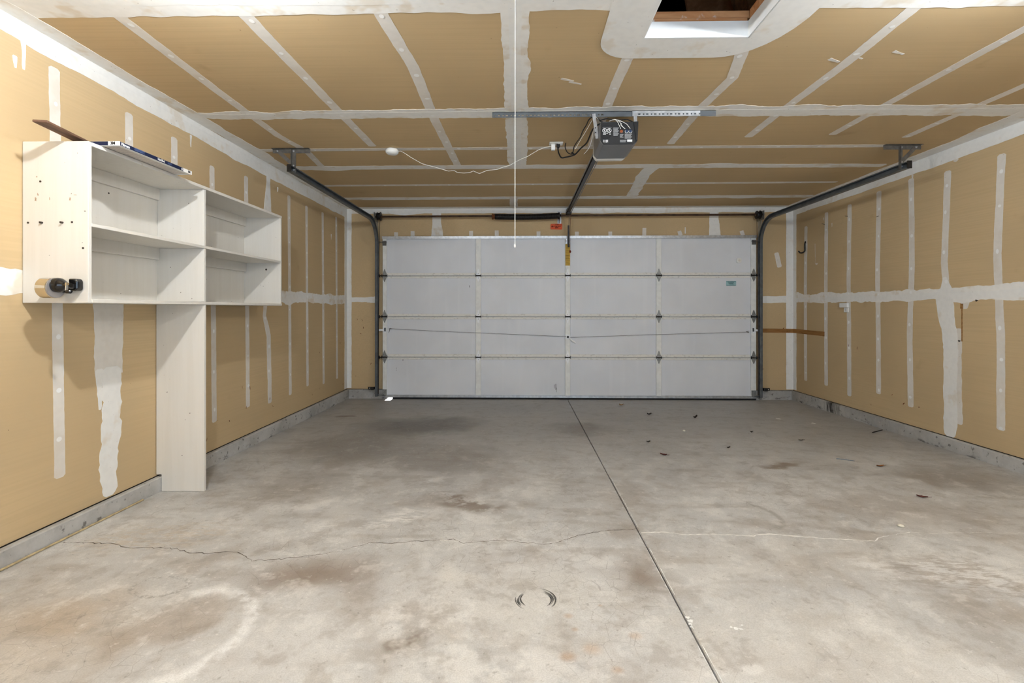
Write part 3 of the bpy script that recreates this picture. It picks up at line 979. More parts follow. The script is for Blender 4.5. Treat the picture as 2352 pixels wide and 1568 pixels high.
# top strut and bottom retainer
mb = MB()
mb.box(-1.80, 3.005, FY - 0.030, FY - 0.001, 2.079, 2.090)
mb.box(-1.80, 3.005, FY - 0.034, FY - 0.028, 2.070, 2.104)
mb.box(-1.80, 3.005, FY - 0.028, FY + 0.02, 2.098, 2.104)
mb.build('top_strut', 'galv', door)
mb = MB()
mb.box(-1.79, 3.0, FY - 0.026, FY + 0.02, 0.022, 0.052)
mb.box(-1.79, 3.0, FY - 0.030, FY - 0.026, 0.030, 0.036)
mb.build('bottom_retainer', 'galv', door)
mb = MB()
mb.box(-1.665, 3.0, FY - 0.022, FY + 0.028, -0.004, 0.022)
mb.build('bottom_seal', 'rubber', door, bevel=0.004)


def hinge(x, z, mat, end):
    hw = 0.027
    mb = MB()
    y = FY - 0.0225
    for s, L_ in ((1, 0.086), (-1, 0.078)):
        if mat == 'hinge_white':
            out_ = [(-hw * .75, 0.006), (hw * .75, 0.006), (hw * .80, 0.030), (hw * .45, 0.055), (hw * .22, L_), (-hw * .22, L_), (-hw * .45, 0.055), (-hw * .80, 0.030)]
        else:
            out_ = [(-hw * .8, 0.006), (hw * .8, 0.006), (hw, 0.022), (hw * .15, L_), (-hw * .15, L_), (-hw, 0.022)]
        mb.prism([(x + a, y, z + s * b) for a, b in out_], (0, -0.004, 0))
    o = mb.build('hinge', mat, door, bevel=0.001)
    k = MB()
    k.tube([(x - 0.036, y - 0.008, z), (x + 0.036 + (0 if not end else 0.0), y - 0.008, z)], 0.0075, 8)
    k.box(x - 0.036, x - 0.031, y - 0.014, y, z - 0.016, z + 0.020)
    k.box(x + 0.031, x + 0.036, y - 0.014, y, z - 0.016, z + 0.020)
    if end:
        e = x + end * 0.075
        k.tube([(x, y - 0.018, z), (e, y - 0.018, z)], 0.006, 8)
    k.build('hinge_knuckle', 'black_steel', o)
    b = MB()
    for dz in (0.03, -0.03):
        b.lathe((x, y - 0.004, z + dz), (0, -1, 0), [(0, 0.005), (0.003, 0.005), (0.0035, 0.0)], 6)
    b.build('bolt', 'galv_dull', o)
    if end:
        w = MB()
        w.lathe((x + end * 0.058, y - 0.018, z), (end, 0, 0), [(0, 0.016), (0.004, 0.021), (0.009, 0.021), (0.012, 0.016)], 14)
        w.build('roller', 'black_steel', o, smooth=True)
    return o


for si, (x0, x1) in enumerate(stiles):
    for ri, r in enumerate((3, 2, 1)):
        white = si in (1, 2)
        m = 'hinge_white' if white else 'galv_dull'
        hinge((x0 + x1) / 2, rows[r], m, -1 if si == 0 else (1 if si == 4 else 0))
for s, x in ((-1, -1.770), (1, 2.968)):
    mb = MB()
    mb.prism([(x - 0.024, FY - 0.023, 1.985), (x + 0.024, FY - 0.023, 1.985), (x + 0.026, FY - 0.023, 2.045), (x - 0.026, FY - 0.023, 2.045)], (0, -0.012, 0))
    mb.box(x - 0.03, x + 0.03, FY - 0.075, FY - 0.023, 2.022, 2.027)
    mb.tube([(x - 0.035, FY - 0.07, 2.024), (x + s * 0.085, FY - 0.07, 2.024)], 0.006)
    o = mb.build('top_bracket', 'bracket_steel', door)
    mb = MB()
    mb.box(x - 0.028, x + 0.028, FY - 0.030, FY - 0.022, 0.045, 0.125)
    mb.box(x - 0.028, x + 0.028, FY - 0.060, FY - 0.022, 0.045, 0.050)
    mb.tube([(x, FY - 0.05, 0.062), (x + s * 0.07, FY - 0.05, 0.062)], 0.006)
    mb.build('bottom_fixture', 'galv_dull', door)
    # side latch that the lock cable pulls
    zl = 0.897
    mb = MB()
    mb.box(x - 0.02, x + 0.02, FY - 0.028, FY - 0.022, zl - 0.035, zl + 0.03)
    mb.box(min(x, x + s * 0.075), max(x, x + s * 0.075), FY - 0.045, FY - 0.032, zl - 0.016, zl + 0.008)
    o = mb.build('side_latch', 'hinge_white', door, bevel=0.001)
    k = MB()
    k.tube([(x - s * 0.012, FY - 0.04, zl - 0.02), (x - s * 0.012, FY - 0.04, zl + 0.025)], 0.008)
    k.build('latch_spring', 'black_steel', o)
# lock in the centre stile
LX, LZ = 0.600, 0.806
mb = MB()
mb.prism([(LX - 0.030, FY - 0.022, LZ - 0.03), (LX + 0.012, FY - 0.022, LZ - 0.034), (LX + 0.032, FY - 0.022, LZ - 0.008), (LX + 0.030, FY - 0.022, LZ + 0.030), (LX - 0.030, FY - 0.022, LZ + 0.032)], (0, -0.008, 0))
lock = mb.build('lock_plate', 'hinge_white', door, bevel=0.002)
mb = MB()
mb.lathe((LX, FY - 0.03, LZ), (0, -1, 0), [(0, 0.014), (0.012, 0.014), (0.013, 0.008), (0.02, 0.008)], 10)
mb.build('lock_hub', 'black_steel', lock)
mb = MB()
mb.tube([(LX + 0.012, FY - 0.045, LZ - 0.012), (LX + 0.04, FY - 0.055, LZ - 0.034), (LX + 0.09, FY - 0.055, LZ - 0.072), (LX + 0.098, FY - 0.054, LZ - 0.077)], [0.007, 0.010, 0.011, 0.007], 10)
mb.build('lock_lever', 'hinge_white', lock, smooth=True)
mb = MB()
mb.tube([(-1.71, FY - 0.035, 0.912), (-1.05, FY - 0.036, 0.877), (LX - 0.02, FY - 0.032, LZ + 0.005)], 0.0022, 5)
mb.build('lock_cable', 'cable', door)
mb = MB()
mb.tube([(LX + 0.03, FY - 0.034, LZ - 0.006), (1.6, FY - 0.036, LZ + 0.028), (2.90, FY - 0.034, 0.872)], 0.0022, 5)
mb.build('lock_cable', 'cable', door)
for p in (((-1.70, 0.915), (-1.715, 0.86)), ((-1.70, 0.915), (-1.675, 0.905)), ((2.88, 0.876), (2.915, 0.883)), ((2.88, 0.872), (2.915, 0.862))):
    mb = MB()
    mb.tube([(p[0][0], FY - 0.012, p[0][1]), (p[1][0], FY - 0.012, p[1][1])], 0.0025, 5)
    mb.build('cable_clip', 'black_steel', door)
# scratches on the lower panels
M['scratch'] = simple('dark_scratch', (66, 64, 62), 0.7, 0.2)
for (x, z0, z1, w) in [(0.448, 0.20, 0.12, 0.006), (0.455, 0.15, 0.09, 0.004), (0.43, 0.19, 0.14, 0.004), (-1.535, 0.515, 0.495, 0.007), (-1.62, 0.40, 0.392, 0.006), (-1.62, 0.375, 0.368, 0.006), (-0.67, 1.47, 1.445, 0.006)]:
    mb = MB()
    mb.box(x - w / 2, x + w / 2, FY - 0.0012, FY + 0.002, z1, z0)
    mb.build('scratch', 'scratch', door)

# things stuck on the door ----------------------------------------------------
M['white_plastic'] = simple('white_plastic', (240, 239, 234), 0.4, 0.4, var=0.03)
M['label_yellow'] = simple('yellow_label_paper', (205, 165, 66), 0.6, 0.3, var=0.15, scale=25)
M['label_ink'] = simple('faded_brown_ink', (128, 98, 38), 0.7, 0.2)
M['label_teal'] = simple('pale_teal_label_paper', (160, 196, 198), 0.6, 0.3, var=0.06)
M['ink_teal'] = simple('dark_teal_ink', (84, 122, 120), 0.7, 0.2)
M['tag_orange'] = simple('orange_card', (226, 98, 62), 0.65, 0.25, var=0.08)
M['tag_ink'] = simple('dark_red_ink', (110, 42, 26), 0.7, 0.2)

yl = empty('warning_label', (0.598, FY - 0.0235, 1.722), 'faded yellow label on the centre stile of garage door', 'label')
MB().box(0.5685, 0.6295, FY - 0.0245, FY - 0.0225, 1.722, 2.000).build('label_sheet', 'label_yellow', yl)
rr = random.Random(4)
for k in range(11):
    z = 1.742 + k * 0.0215
    mb = MB()
    mb.box(0.5725, 0.6255 - rr.uniform(0, 0.012), FY - 0.0249, FY - 0.0244, z, z + rr.choice((0.003, 0.004, 0.007)))
    mb.build('print_line', 'label_ink', yl)
tl = empty('maker_label', (2.69, FY, 1.462), 'small pale teal rectangular label on upper right door panel', 'label')
MB().box(2.628, 2.755, FY - 0.0016, FY + 0.001, 1.462, 1.524).build('label_sheet', 'label_teal', tl)
for k, (a, b, z, h_) in enumerate([(0.004, 0.123, 0.054, 0.005), (0.004, 0.123, 0.003, 0.005), (0.022, 0.100, 0.040, 0.006), (0.030, 0.092, 0.029, 0.006), (0.040, 0.098, 0.018, 0.005)]):
    mb = MB()
    mb.box(2.628 + a, 2.628 + b, FY - 0.0021, FY - 0.0015, 1.462 + z, 1.462 + z + h_)
    mb.build('print_line', 'ink_teal', tl)
sn = empty('tilt_sensor', (2.788, FY, 1.755), 'small white square sensor on top right door panel', 'sensor')
out_ = []
for k in range(24):
    a = 2 * math.pi * k / 24
    ca, sa = math.cos(a), math.sin(a)
    q = 0.033 / (abs(ca) ** 3.5 + abs(sa) ** 3.5) ** (1 / 3.5)
    out_.append((2.788 + q * ca, FY, 1.786 + q * sa))
mb = MB()
mb.prism(out_, (0, -0.016, 0))
mb.build('sensor_body', 'white_plastic', sn, bevel=0.003)
mb = MB()
mb.lathe((2.790, FY - 0.016, 1.786), (0, -1, 0), [(0, 0.013), (0.0012, 0.012)], 14)
mb.build('sensor_button', 'mud_thin', sn)

# ================================================================== DOOR TRACKS
TZ, TY, TR = 2.290, 6.135, 0.30


def track(x0, sg, label):
    """sg: direction in x towards the door opening"""
    root = empty('door_track', (x0, TY, 0.0), label, 'door track', 'garage door tracks')
    path = [(TY, 0.045), (TY, 0.9), (TY, TZ - TR)]
    for k in range(1, 13):
        a = k * math.pi / 24
        path.append((TY - TR + TR * math.cos(a), TZ - TR + TR * math.sin(a)))
    nv = 3
    path += [(5.0, TZ), (3.80, TZ)]

    def sweep(pts, name):
        prof = [(0.034, 0.018), (0.034, 0.026), (0.0, 0.026), (0.0, -0.026), (0.034, -0.026), (0.034, -0.018)]
        prof2 = [(a + 0.0018 if a == 0 else a - 0.0018, b * (0.93 if abs(b) > 0.02 else 1.0)) for a, b in prof]
        prf = prof + prof2[::-1]
        mb = MB()
        vs_ = []
        for i, p in enumerate(pts):
            a, b = pts[max(i - 1, 0)], pts[min(i + 1, len(pts) - 1)]
            d = Vector((b[0] - a[0], b[1] - a[1])).normalized()
            n = Vector((-d.y, d.x))
            for (dx, dn) in prf:
                vs_.append((x0 + sg * dx, p[0] + n.x * dn, p[1] + n.y * dn))
        m_ = len(prf)
        fs_ = []
        for i in range(len(pts) - 1):
            for k in range(m_):
                fs_.append((i * m_ + k, i * m_ + (k + 1) % m_, (i + 1) * m_ + (k + 1) % m_, (i + 1) * m_ + k))
        fs_ += [tuple(range(m_))[::-1], tuple(range((len(pts) - 1) * m_, len(pts) * m_))]
        mb.add(vs_, fs_)
        return mb.build(name, 'track_steel', root)

    sweep(path[:nv], 'vertical_track')
    sweep(path[nv - 1:], 'horizontal_track')
    # angle iron stiffening the jamb side
    mb = MB()
    xo = x0 - sg * 0.002
    mb.box(min(xo, xo - sg * 0.004), max(xo, xo - sg * 0.004), TY + 0.005, YF, 0.03, 2.36)
    mb.build('jamb_angle', 'galv', root)
    for z in (0.45, 1.25, 1.86):
        mb = MB()
        mb.box(min(xo, xo - sg * 0.03), max(xo, xo - sg * 0.03), YF - 0.004, YF - 0.001, z - 0.03, z + 0.03)
        b = mb.build('jamb_bracket', 'galv_dull', root)
    # stop bolt plate at the open end
    mb = MB()
    mb.box(min(x0, x0 + sg * 0.036), max(x0, x0 + sg * 0.036), 3.797, 3.801, TZ - 0.03, TZ + 0.03)
    mb.build('end_stop', 'black_steel', root)
    # hanger: punched angle on the ceiling, upright and diagonal
    hy = 3.90
    hr = MB()
    xa, xb = (x0 - 0.165, x0 + 0.145) if sg > 0 else (x0 - 0.145, x0 + 0.150)
    hr.box(xa, xb, hy - 0.032, hy + 0.0, ZC - 0.0045, ZC - 0.0025)
    hr.box(xa, xb, hy - 0.003, hy, ZC - 0.036, ZC - 0.0025)
    hg = hr.build('hanger_angle', 'bracket_steel', root)
    xu = x0 + sg * 0.012
    mb = MB()
    mb.bar((xu, hy - 0.004, TZ - 0.02), (xu, hy - 0.004, ZC - 0.006), 0.030, 0.004, (0, 1, 0))
    mb.bar((xu - 0.015, hy - 0.018, TZ - 0.02), (xu - 0.015, hy - 0.018, ZC - 0.010), 0.003, 0.028, (0, 1, 0))
    mb.build('hanger_upright', 'bracket_steel', root)
    mb = MB()
    xd = xa + 0.045 if sg > 0 else xb - 0.045
    mb.bar((xu, hy - 0.009, TZ + 0.045), (xd, hy - 0.009, ZC - 0.018), 0.030, 0.004, (0, 1, 0))
    mb.build('hanger_brace', 'bracket_steel', root)
    for bx, bz in ((xu, TZ + 0.01), (xu, TZ + 0.045), (xd, ZC - 0.02), (xu, ZC - 0.022)):
        mb = MB()
        mb.lathe((bx, hy - 0.011, bz), (0, -1, 0), [(0, 0.008), (0.006, 0.008), (0.007, 0.004)], 6)
        mb.build('bolt', 'galv', root)
    return root


track(-1.872, 1, 'grey steel curved door track and ceiling hanger beside the left wall')
track(3.046, -1, 'grey steel curved door track and ceiling hanger beside the right wall')

# ================================================================== TORSION SPRING
SZ, SY = 2.348, 6.10
ts = empty('torsion_spring', (0.6, SY, SZ), 'black torsion spring on brown shaft above the garage door', 'torsion spring')
mb = MB()
mb.tube([(-1.87, SY, SZ - 0.004), (3.06, SY, SZ + 0.006)], 0.0127, 12)
mb.build('shaft', 'rust_steel', ts, smooth=True)
mb = MB()
pts = []
turns, per = 74, 10
for k in range(turns * per + 1):
    a = 2 * math.pi * k / per
    u = k / (turns * per)
    sag = -0.010 * math.sin(math.pi * u)
    pts.append((-0.335 + 0.80 * u, SY + 0.033 * math.cos(a), SZ - 0.008 + 0.006 * u + sag + 0.033 * math.sin(a)))
mb.tube(pts, 0.0056, 6)
mb.build('spring_coil', 'black_steel', ts, smooth=True)
mb = MB()
mb.lathe((-0.372, SY, SZ - 0.008), (1, 0, 0), [(0, 0.030), (0.008, 0.038), (0.016, 0.038), (0.022, 0.028), (0.075, 0.034), (0.08, 0.026)], 18)
mb.build('winding_cone', 'rust', ts, smooth=True)
mb = MB()
mb.lathe((0.462, SY, SZ - 0.002), (1, 0, 0), [(0, 0.034), (0.012, 0.044), (0.024, 0.044), (0.030, 0.028), (0.04, 0.022)], 18)
mb.build('stationary_cone', 'black_steel', ts, smooth=True)
mb = MB()
mb.prism([(0.494, YF - 0.003, 2.275), (0.494, YF - 0.003, 2.42), (0.494, SY - 0.02, SZ + 0.045), (0.494, SY - 0.02, SZ - 0.045)], (0.004, 0, 0))
mb.box(0.470, 0.520, YF - 0.006, YF - 0.002, 2.262, 2.43)
mb.build('center_bracket', 'galv', ts)
for bx in (2.285, 2.405):
    mb = MB()
    mb.lathe((0.495, YF - 0.006, bx), (0, -1, 0), [(0, 0.010), (0.008, 0.010), (0.012, 0.005)], 6)
    mb.build('bolt', 'galv', ts)
for s, x in ((-1, -1.815), (1, 2.985)):
    mb = MB()
    mb.lathe((x - 0.028, SY, SZ), (1, 0, 0), [(0, 0.022), (0.004, 0.050), (0.012, 0.052), (0.016, 0.044), (0.042, 0.044), (0.046, 0.055), (0.052, 0.055), (0.056, 0.024)], 22)
    mb.build('cable_drum', 'black_steel', ts, smooth=True)
    mb = MB()
    mb.box(x + s * 0.055 - 0.003, x + s * 0.055 + 0.003, SY - 0.04, YF - 0.001, SZ - 0.06, SZ + 0.05)
    mb.build('end_bearing_plate', 'galv_dull', ts)
    mb = MB()
    xc = x + s * 0.004
    mb.tube([(xc, SY + 0.046, SZ), (xc + s * 0.015, SY + 0.045, 1.2), (xc + s * 0.02, SY + 0.04, 0.07)], 0.0028, 5)
    mb.build('lift_cable', 'rust_steel', ts)
ot = empty('warning_tag', (0.457, YF - 0.01, 2.194), 'orange warning tag hanging below the torsion spring bracket', 'tag')
out_ = [(0.385, 2.268), (0.380, 2.255), (0.381, 2.205), (0.386, 2.196), (0.523, 2.193), (0.532, 2.200), (0.533, 2.262), (0.526, 2.270)]
mb = MB()
mb.prism([(a, YF - 0.010, b) for a, b in out_], (0, 0.002, 0))
mb.build('tag_card', 'tag_orange', ot)
for k, (a, b, z, h_) in enumerate([(0.435, 0.485, 0.060, 0.006), (0.398, 0.412, 0.038, 0.020), (0.416, 0.436, 0.040, 0.006), (0.442, 0.470, 0.036, 0.009), (0.478, 0.515, 0.040, 0.006), (0.440, 0.482, 0.020, 0.010), (0.388, 0.396, 0.034, 0.008)]):
    mb = MB()
    mb.bar((a, YF - 0.0108, 2.194 + z), (b, YF - 0.0108, 2.194 + z + 0.004), h_, 0.0012, (0, 1, 0))
    mb.build('print_line', 'tag_ink', ot)

# ================================================================== OPENER
M['opener_grey'] = simple('opener_grey_metal', (112, 112, 114), 0.36, 0.5, 0.35, 0.06, 8)
M['opener_black'] = simple('opener_black_plastic', (40, 40, 41), 0.4, 0.4, var=0.15)
M['opener_black2'] = simple('opener_black_plastic_recess', (24, 24, 25), 0.45, 0.4)
M['print_white'] = simple('white_print', (232, 232, 230), 0.6, 0.2, var=0.03)
M['print_grey'] = simple('grey_print', (150, 150, 150), 0.6, 0.2, var=0.2, scale=300)
M['button_orange'] = simple('orange_button', (150, 78, 38), 0.4, 0.4)
M['button_blue'] = simple('dark_blue_button', (30, 52, 84), 0.4, 0.4)
M['lens'] = simple('frosted_white_lens', (226, 222, 214), 0.4, 0.4, var=0.03)
M['cord_black'] = simple('black_cord', (26, 25, 25), 0.5, 0.4)
M['cord_white'] = simple('white_cord', (236, 233, 226), 0.5, 0.35, var=0.04)
M['red_handle'] = simple('faded_red_handle', (140, 52, 32), 0.5, 0.3)

OY0, OY1 = 3.10, 3.395
op = empty('garage_opener', (0.63, 3.25, ZC), 'grey and black garage door opener hung from the ceiling', 'door opener')
sec = [(0.511, 2.366), (0.753, 2.368), (0.748, 2.240), (0.722, 2.222), (0.530, 2.220), (0.509, 2.246)]
mb = MB()
mb.prism([(a, OY0 + 0.006, b) for a, b in sec], (0, OY1 - OY0 - 0.006, 0))
mb.build('housing', 'opener_grey', op, bevel=0.004)
fp = MB()
fp.prism([(a, OY0 - 0.004, b) for a, b in [(0.513, 2.364), (0.7525, 2.366), (0.7475, 2.242), (0.721, 2.2235), (0.531, 2.2215), (0.511, 2.247)]], (0, 0.010, 0))
fp = fp.build('rear_panel', 'opener_black', op, bevel=0.0015)
mb = MB()
mb.prism([(a, OY0 - 0.0085, b) for a, b in [(0.721, 2.364), (0.752, 2.366), (0.7465, 2.244), (0.739, 2.238)]], (0, 0.006, 0))
mb.build('side_bevel', 'opener_black2', fp)
mb = MB()
mb.prism([(a, OY0 - 0.006, b) for a, b in [(0.518, 2.340), (0.582, 2.340), (0.582, 2.278), (0.566, 2.258), (0.518, 2.258)]], (0, 0.004, 0))
mb.build('terminal_cover', 'opener_black2', fp)
yf = OY0 - 0.0068


def flat_ring(x, z, r, w, mat, parent, y=yf, slash=False, name='print_ring'):
    mb = MB()
    n = 18
    vs_ = []
    for k in range(n):
        a = 2 * math.pi * k / n
        vs_ += [(x + r * math.cos(a), y, z + r * math.sin(a)), (x + (r - w) * math.cos(a), y, z + (r - w) * math.sin(a))]
    mb.add(vs_, [(2 * k, (2 * k + 2) % (2 * n), (2 * k + 3) % (2 * n), 2 * k + 1) for k in range(n)])
    if slash:
        mb.bar((x - r * 0.65, y, z + r * 0.65), (x + r * 0.65, y, z - r * 0.65), w * 0.9, 0.0006, (0, 1, 0))
        mb.bar((x - r * 0.2, y, z - r * 0.5), (x + r * 0.15, y, z + r * 0.5), w * 1.4, 0.0006, (0, 1, 0))
    return mb.build(name, mat, parent)


flat_ring(0.536, 2.309, 0.0145, 0.0032, 'print_white', fp, slash=True)
flat_ring(0.566, 2.309, 0.0145, 0.0032, 'print_white', fp, slash=True)
for (a, b, z0, z1, m) in [(0.523, 0.580, 2.3285, 2.3315, 'print_grey'), (0.526, 0.545, 2.284, 2.289, 'print_white'), (0.566, 0.577, 2.284, 2.288, 'print_white'), (0.548, 0.556, 2.288, 2.294, 'print_white'),
                          (0.681, 0.713, 2.2365, 2.250, 'print_white')]:
    mb = MB()
    mb.box(a, b, yf - 0.0002, yf + 0.003, z0, z1)
    mb.build('print_block', m, fp)
for (a, b, z1, n, dz) in [(0.592, 0.628, 2.328, 9, 0.006), (0.635, 0.658, 2.286, 4, 0.006), (0.665, 0.712, 2.288, 6, 0.0055), (0.635, 0.678, 2.249, 3, 0.0055)]:
    for k in range(n):
        mb = MB()
        mb.box(a, b - 0.004 * (k % 3), OY0 - 0.0048, OY0 - 0.003, z1 - k * dz - 0.0042, z1 - k * dz)
        mb.build('print_line', 'print_grey', fp)
mb = MB()
mb.lathe((0.644, OY0 - 0.003, 2.303), (0, -1, 0), [(0, 0.010), (0.004, 0.010), (0.005, 0.006)], 12)
mb.build('button', 'button_orange', fp)
for x in (0.678, 0.702):
    mb = MB()
    mb.lathe((x, OY0 - 0.003, 2.305), (0, -1, 0), [(0, 0.0095), (0.004, 0.0095), (0.005, 0.006)], 12)
    mb.build('button', 'button_blue', fp)
    flat_ring(x, 2.303, 0.0115, 0.0025, 'print_white', fp, OY0 - 0.0048)
for k in range(4):
    mb = MB()
    mb.box(0.530 + k * 0.008, 0.534 + k * 0.008, OY0 - 0.0055, OY0 - 0.003, 2.232 + (0.002 if k in (0, 3) else 0.0), 2.250)
    mb.build('vent_slot', 'print_white', fp)
mb = MB()
mb.prism([(a, OY1 + 0.001, b) for a, b in [(0.514, 2.34), (0.748, 2.34), (0.744, 2.242), (0.718, 2.218), (0.532, 2.216), (0.512, 2.248)]], (0, 0.05, 0))
mb.build('light_lens', 'lens', op, bevel=0.008)
# motor plate on top and the rail
mb = MB()
mb.box(0.530, 0.735, 3.13, 3.39, 2.367, 2.378)
mb.build('top_plate', 'galv', op)
mb = MB()
mb.box(0.582, 0.612, 3.30, 6.13, 2.402, 2.408)
mb.box(0.594, 0.600, 3.30, 6.13, 2.376, 2.403)
mb.box(0.580, 0.614, 3.30, 6.13, 2.372, 2.378)
mb.build('rail', 'black_steel', op)
mb = MB()
mb.tube([(0.632, 3.40, 2.384), (0.632, 6.11, 2.384)], 0.0035, 6)
mb.tube([(0.566, 3.40, 2.384), (0.566, 6.11, 2.384)], 0.0035, 6)
mb.build('drive_chain', 'galv_dull', op)
mb = MB()
mb.box(0.572, 0.626, 6.085, 6.16, 2.366, 2.418)
mb.lathe((0.600, 6.10, 2.36), (0, 0, 1), [(0, 0.026), (0.012, 0.026)], 14)
mb.box(0.584, 0.616, 6.14, YF - 0.003, 2.398, 2.45)
mb.build('header_bracket', 'black_steel', op)
mb = MB()
mb.box(0.578, 0.622, YF - 0.008, YF - 0.003, 2.40, 2.47)
mb.build('header_plate', 'galv', op)
mb = MB()
mb.box(0.578, 0.628, 5.98, 6.075, 2.352, 2.374)
mb.build('trolley', 'black_steel', op)
mb = MB()
mb.bar((0.606, 6.06, 2.36), (0.604, 6.10, 2.16), 0.005, 0.022, (0, 1, 0))
mb.build('door_arm', 'rust_steel', op)
mb = MB()
mb.bar((0.601, 6.095, 2.225), (0.608, 6.155, 1.955), 0.010, 0.024, (1, 0, 0))
mb.build('door_arm', 'black_steel', op)
mb = MB()
mb.box(0.572, 0.628, FY - 0.032, FY - 0.022, 2.005, 2.07)
mb.box(0.578, 0.586, FY - 0.065, FY - 0.022, 2.02, 2.06)
mb.box(0.614, 0.622, FY - 0.065, FY - 0.022, 2.02, 2.06)
mb.tube([(0.570, FY - 0.05, 2.04), (0.630, FY - 0.05, 2.04)], 0.006)
mb.build('door_bracket', 'galv', op)
mb = MB()
mb.tube([(0.622, 6.02, 2.352), (0.618, 6.08, 2.12), (0.622, 6.11, 1.91)], 0.0022, 5)
rope = mb.build('release_rope', 'rust', op)
mb = MB()
mb.lathe((0.623, 6.112, 1.878), (0, 0, 1), [(0, 0.006), (0.006, 0.012), (0.022, 0.013), (0.032, 0.005)], 10)
mb.build('release_handle', 'red_handle', rope, smooth=True)
# punched angle on the ceiling and the two straps
def angle(x0, x1, yv, nm, m, holes, z1=ZC - 0.003):
    mb = MB()
    mb.box(x0, x1, yv, yv + 0.032, z1 - 0.0025, z1)
    # vertical flange facing the camera, cut by a row of slots
    zt_, zb_ = z1, z1 - 0.036
    if holes:
        n = int((x1 - x0) / 0.026)
        zs0, zs1 = zb_ + 0.008, zb_ + 0.018
        mb.box(x0, x1, yv, yv + 0.0025, zs1, zt_)
        mb.box(x0, x1, yv, yv + 0.0025, zb_, zs0)
        w = (x1 - x0) / n
        for k in range(n):
            mb.box(x0 + k * w, x0 + k * w + w * (0.42 if k % 2 else 0.62), yv, yv + 0.0025, zs0, zs1)
    else:
        mb.box(x0, x1, yv, yv + 0.0025, zb_, zt_)
    return mb.build(nm, m, op)


angle(-0.192, 0.545, 3.190, 'ceiling_angle', 'track_steel', True)
angle(0.545, 1.285, 3.190, 'ceiling_angle', 'track_steel', False)
angle(0.735, 1.180, 3.184, 'ceiling_angle', 'galv', True)
for x in (-0.02, 0.16, 0.42, 0.64, 0.93):
    mb = MB()
    mb.lathe((x, 3.205, ZC - 0.0055), (0, 0, -1), [(0, 0.010), (0.006, 0.010), (0.007, 0.005)], 6)
    mb.build('bolt', 'galv', op)
for x, zb_ in ((0.492, 2.29), (0.752, 2.30)):
    mb = MB()
    mb.bar((x - (0.012 if x < 0.6 else -0.002), 3.186, ZC - 0.02), (x + (0.012 if x < 0.6 else 0.006), 3.186, zb_), 0.022, 0.003, (0, 1, 0))
    mb.bar((x + 0.010 - (0.012 if x < 0.6 else -0.002), 3.198, ZC - 0.02), (x + 0.010 + (0.012 if x < 0.6 else 0.006), 3.198, zb_), 0.003, 0.022, (0, 1, 0))
    s_ = mb.build('strap', 'galv', op)
    for bz in (2.36, 2.33):
        mb = MB()
        mb.lathe((x, 3.184, bz), (0, -1, 0), [(0, 0.004), (0.003, 0.004)], 6)
        mb.build('strap_hole', 'black_steel', s_)


def smooth_path(p, n=4):
    p = [Vector(q) for q in p]
    o_ = []
    for i in range(len(p) - 1):
        p0, p1, p2, p3 = p[max(i - 1, 0)], p[i], p[i + 1], p[min(i + 2, len(p) - 1)]
        for k in range(n):
            t_ = k / n
            o_.append(0.5 * ((2 * p1) + (p2 - p0) * t_ + (2 * p0 - 5 * p1 + 4 * p2 - p3) * t_ * t_ + (3 * p1 - p0 - 3 * p2 + p3) * t_ ** 3))
    o_.append(p[-1])
    return o_


c1 = [(0.292, 3.80, 2.437), (0.29, 3.78, 2.415), (0.292, 3.725, 2.368), (0.307, 3.669, 2.318), (0.331, 3.614, 2.303), (0.363, 3.558, 2.293), (0.394, 3.503, 2.289), (0.427, 3.447, 2.313), (0.459, 3.392, 2.33), (0.471, 3.336, 2.349), (0.478, 3.281, 2.367), (0.492, 3.225, 2.38), (0.517, 3.17, 2.381), (0.545, 3.16, 2.383)]
mb = MB()
mb.tube(smooth_path(c1), 0.0052, 7)
pc = mb.build('power_cord', 'cord_black', op, smooth=True)
mb = MB()
mb.prism([(0.279, 3.785, 2.470), (0.307, 3.785, 2.470), (0.307, 3.785, 2.448), (0.299, 3.785, 2.434), (0.287, 3.785, 2.434), (0.279, 3.785, 2.448)], (0, 0.026, 0))
mb.build('plug', 'cord_black', pc, bevel=0.003)
c2 = [(0.334, 3.6, 2.404), (0.327, 3.569, 2.363), (0.337, 3.539, 2.32), (0.358, 3.508, 2.293), (0.371, 3.477, 2.283), (0.373, 3.447, 2.293), (0.376, 3.416, 2.315), (0.392, 3.385, 2.336), (0.412, 3.355, 2.36), (0.427, 3.324, 2.395), (0.446, 3.293, 2.421), (0.457, 3.263, 2.443), (0.475, 3.232, 2.45), (0.492, 3.201, 2.439), (0.51, 3.171, 2.414), (0.516, 3.14, 2.387), (0.535, 3.14, 2.382)]
mb = MB()
mb.tube(smooth_path(c2), 0.0035, 7)
mb.build('power_cord', 'cord_black', op, smooth=True)
mb = MB()
mb.tube([(0.366, 3.49, 2.298), (0.388, 3.50, 2.284)], 0.007, 8)
mb.build('cable_tie', 'cord_black', op)
mb = MB()
mb.tube(smooth_path([(0.512, 3.12, 2.384), (0.548, 3.11, 2.390), (0.584, 3.11, 2.386), (0.638, 3.11, 2.382), (0.681, 3.11, 2.385), (0.706, 3.11, 2.376), (0.72, 3.10, 2.366)]), 0.0035, 7)
mb.build('wire', 'cord_black', op, smooth=True)
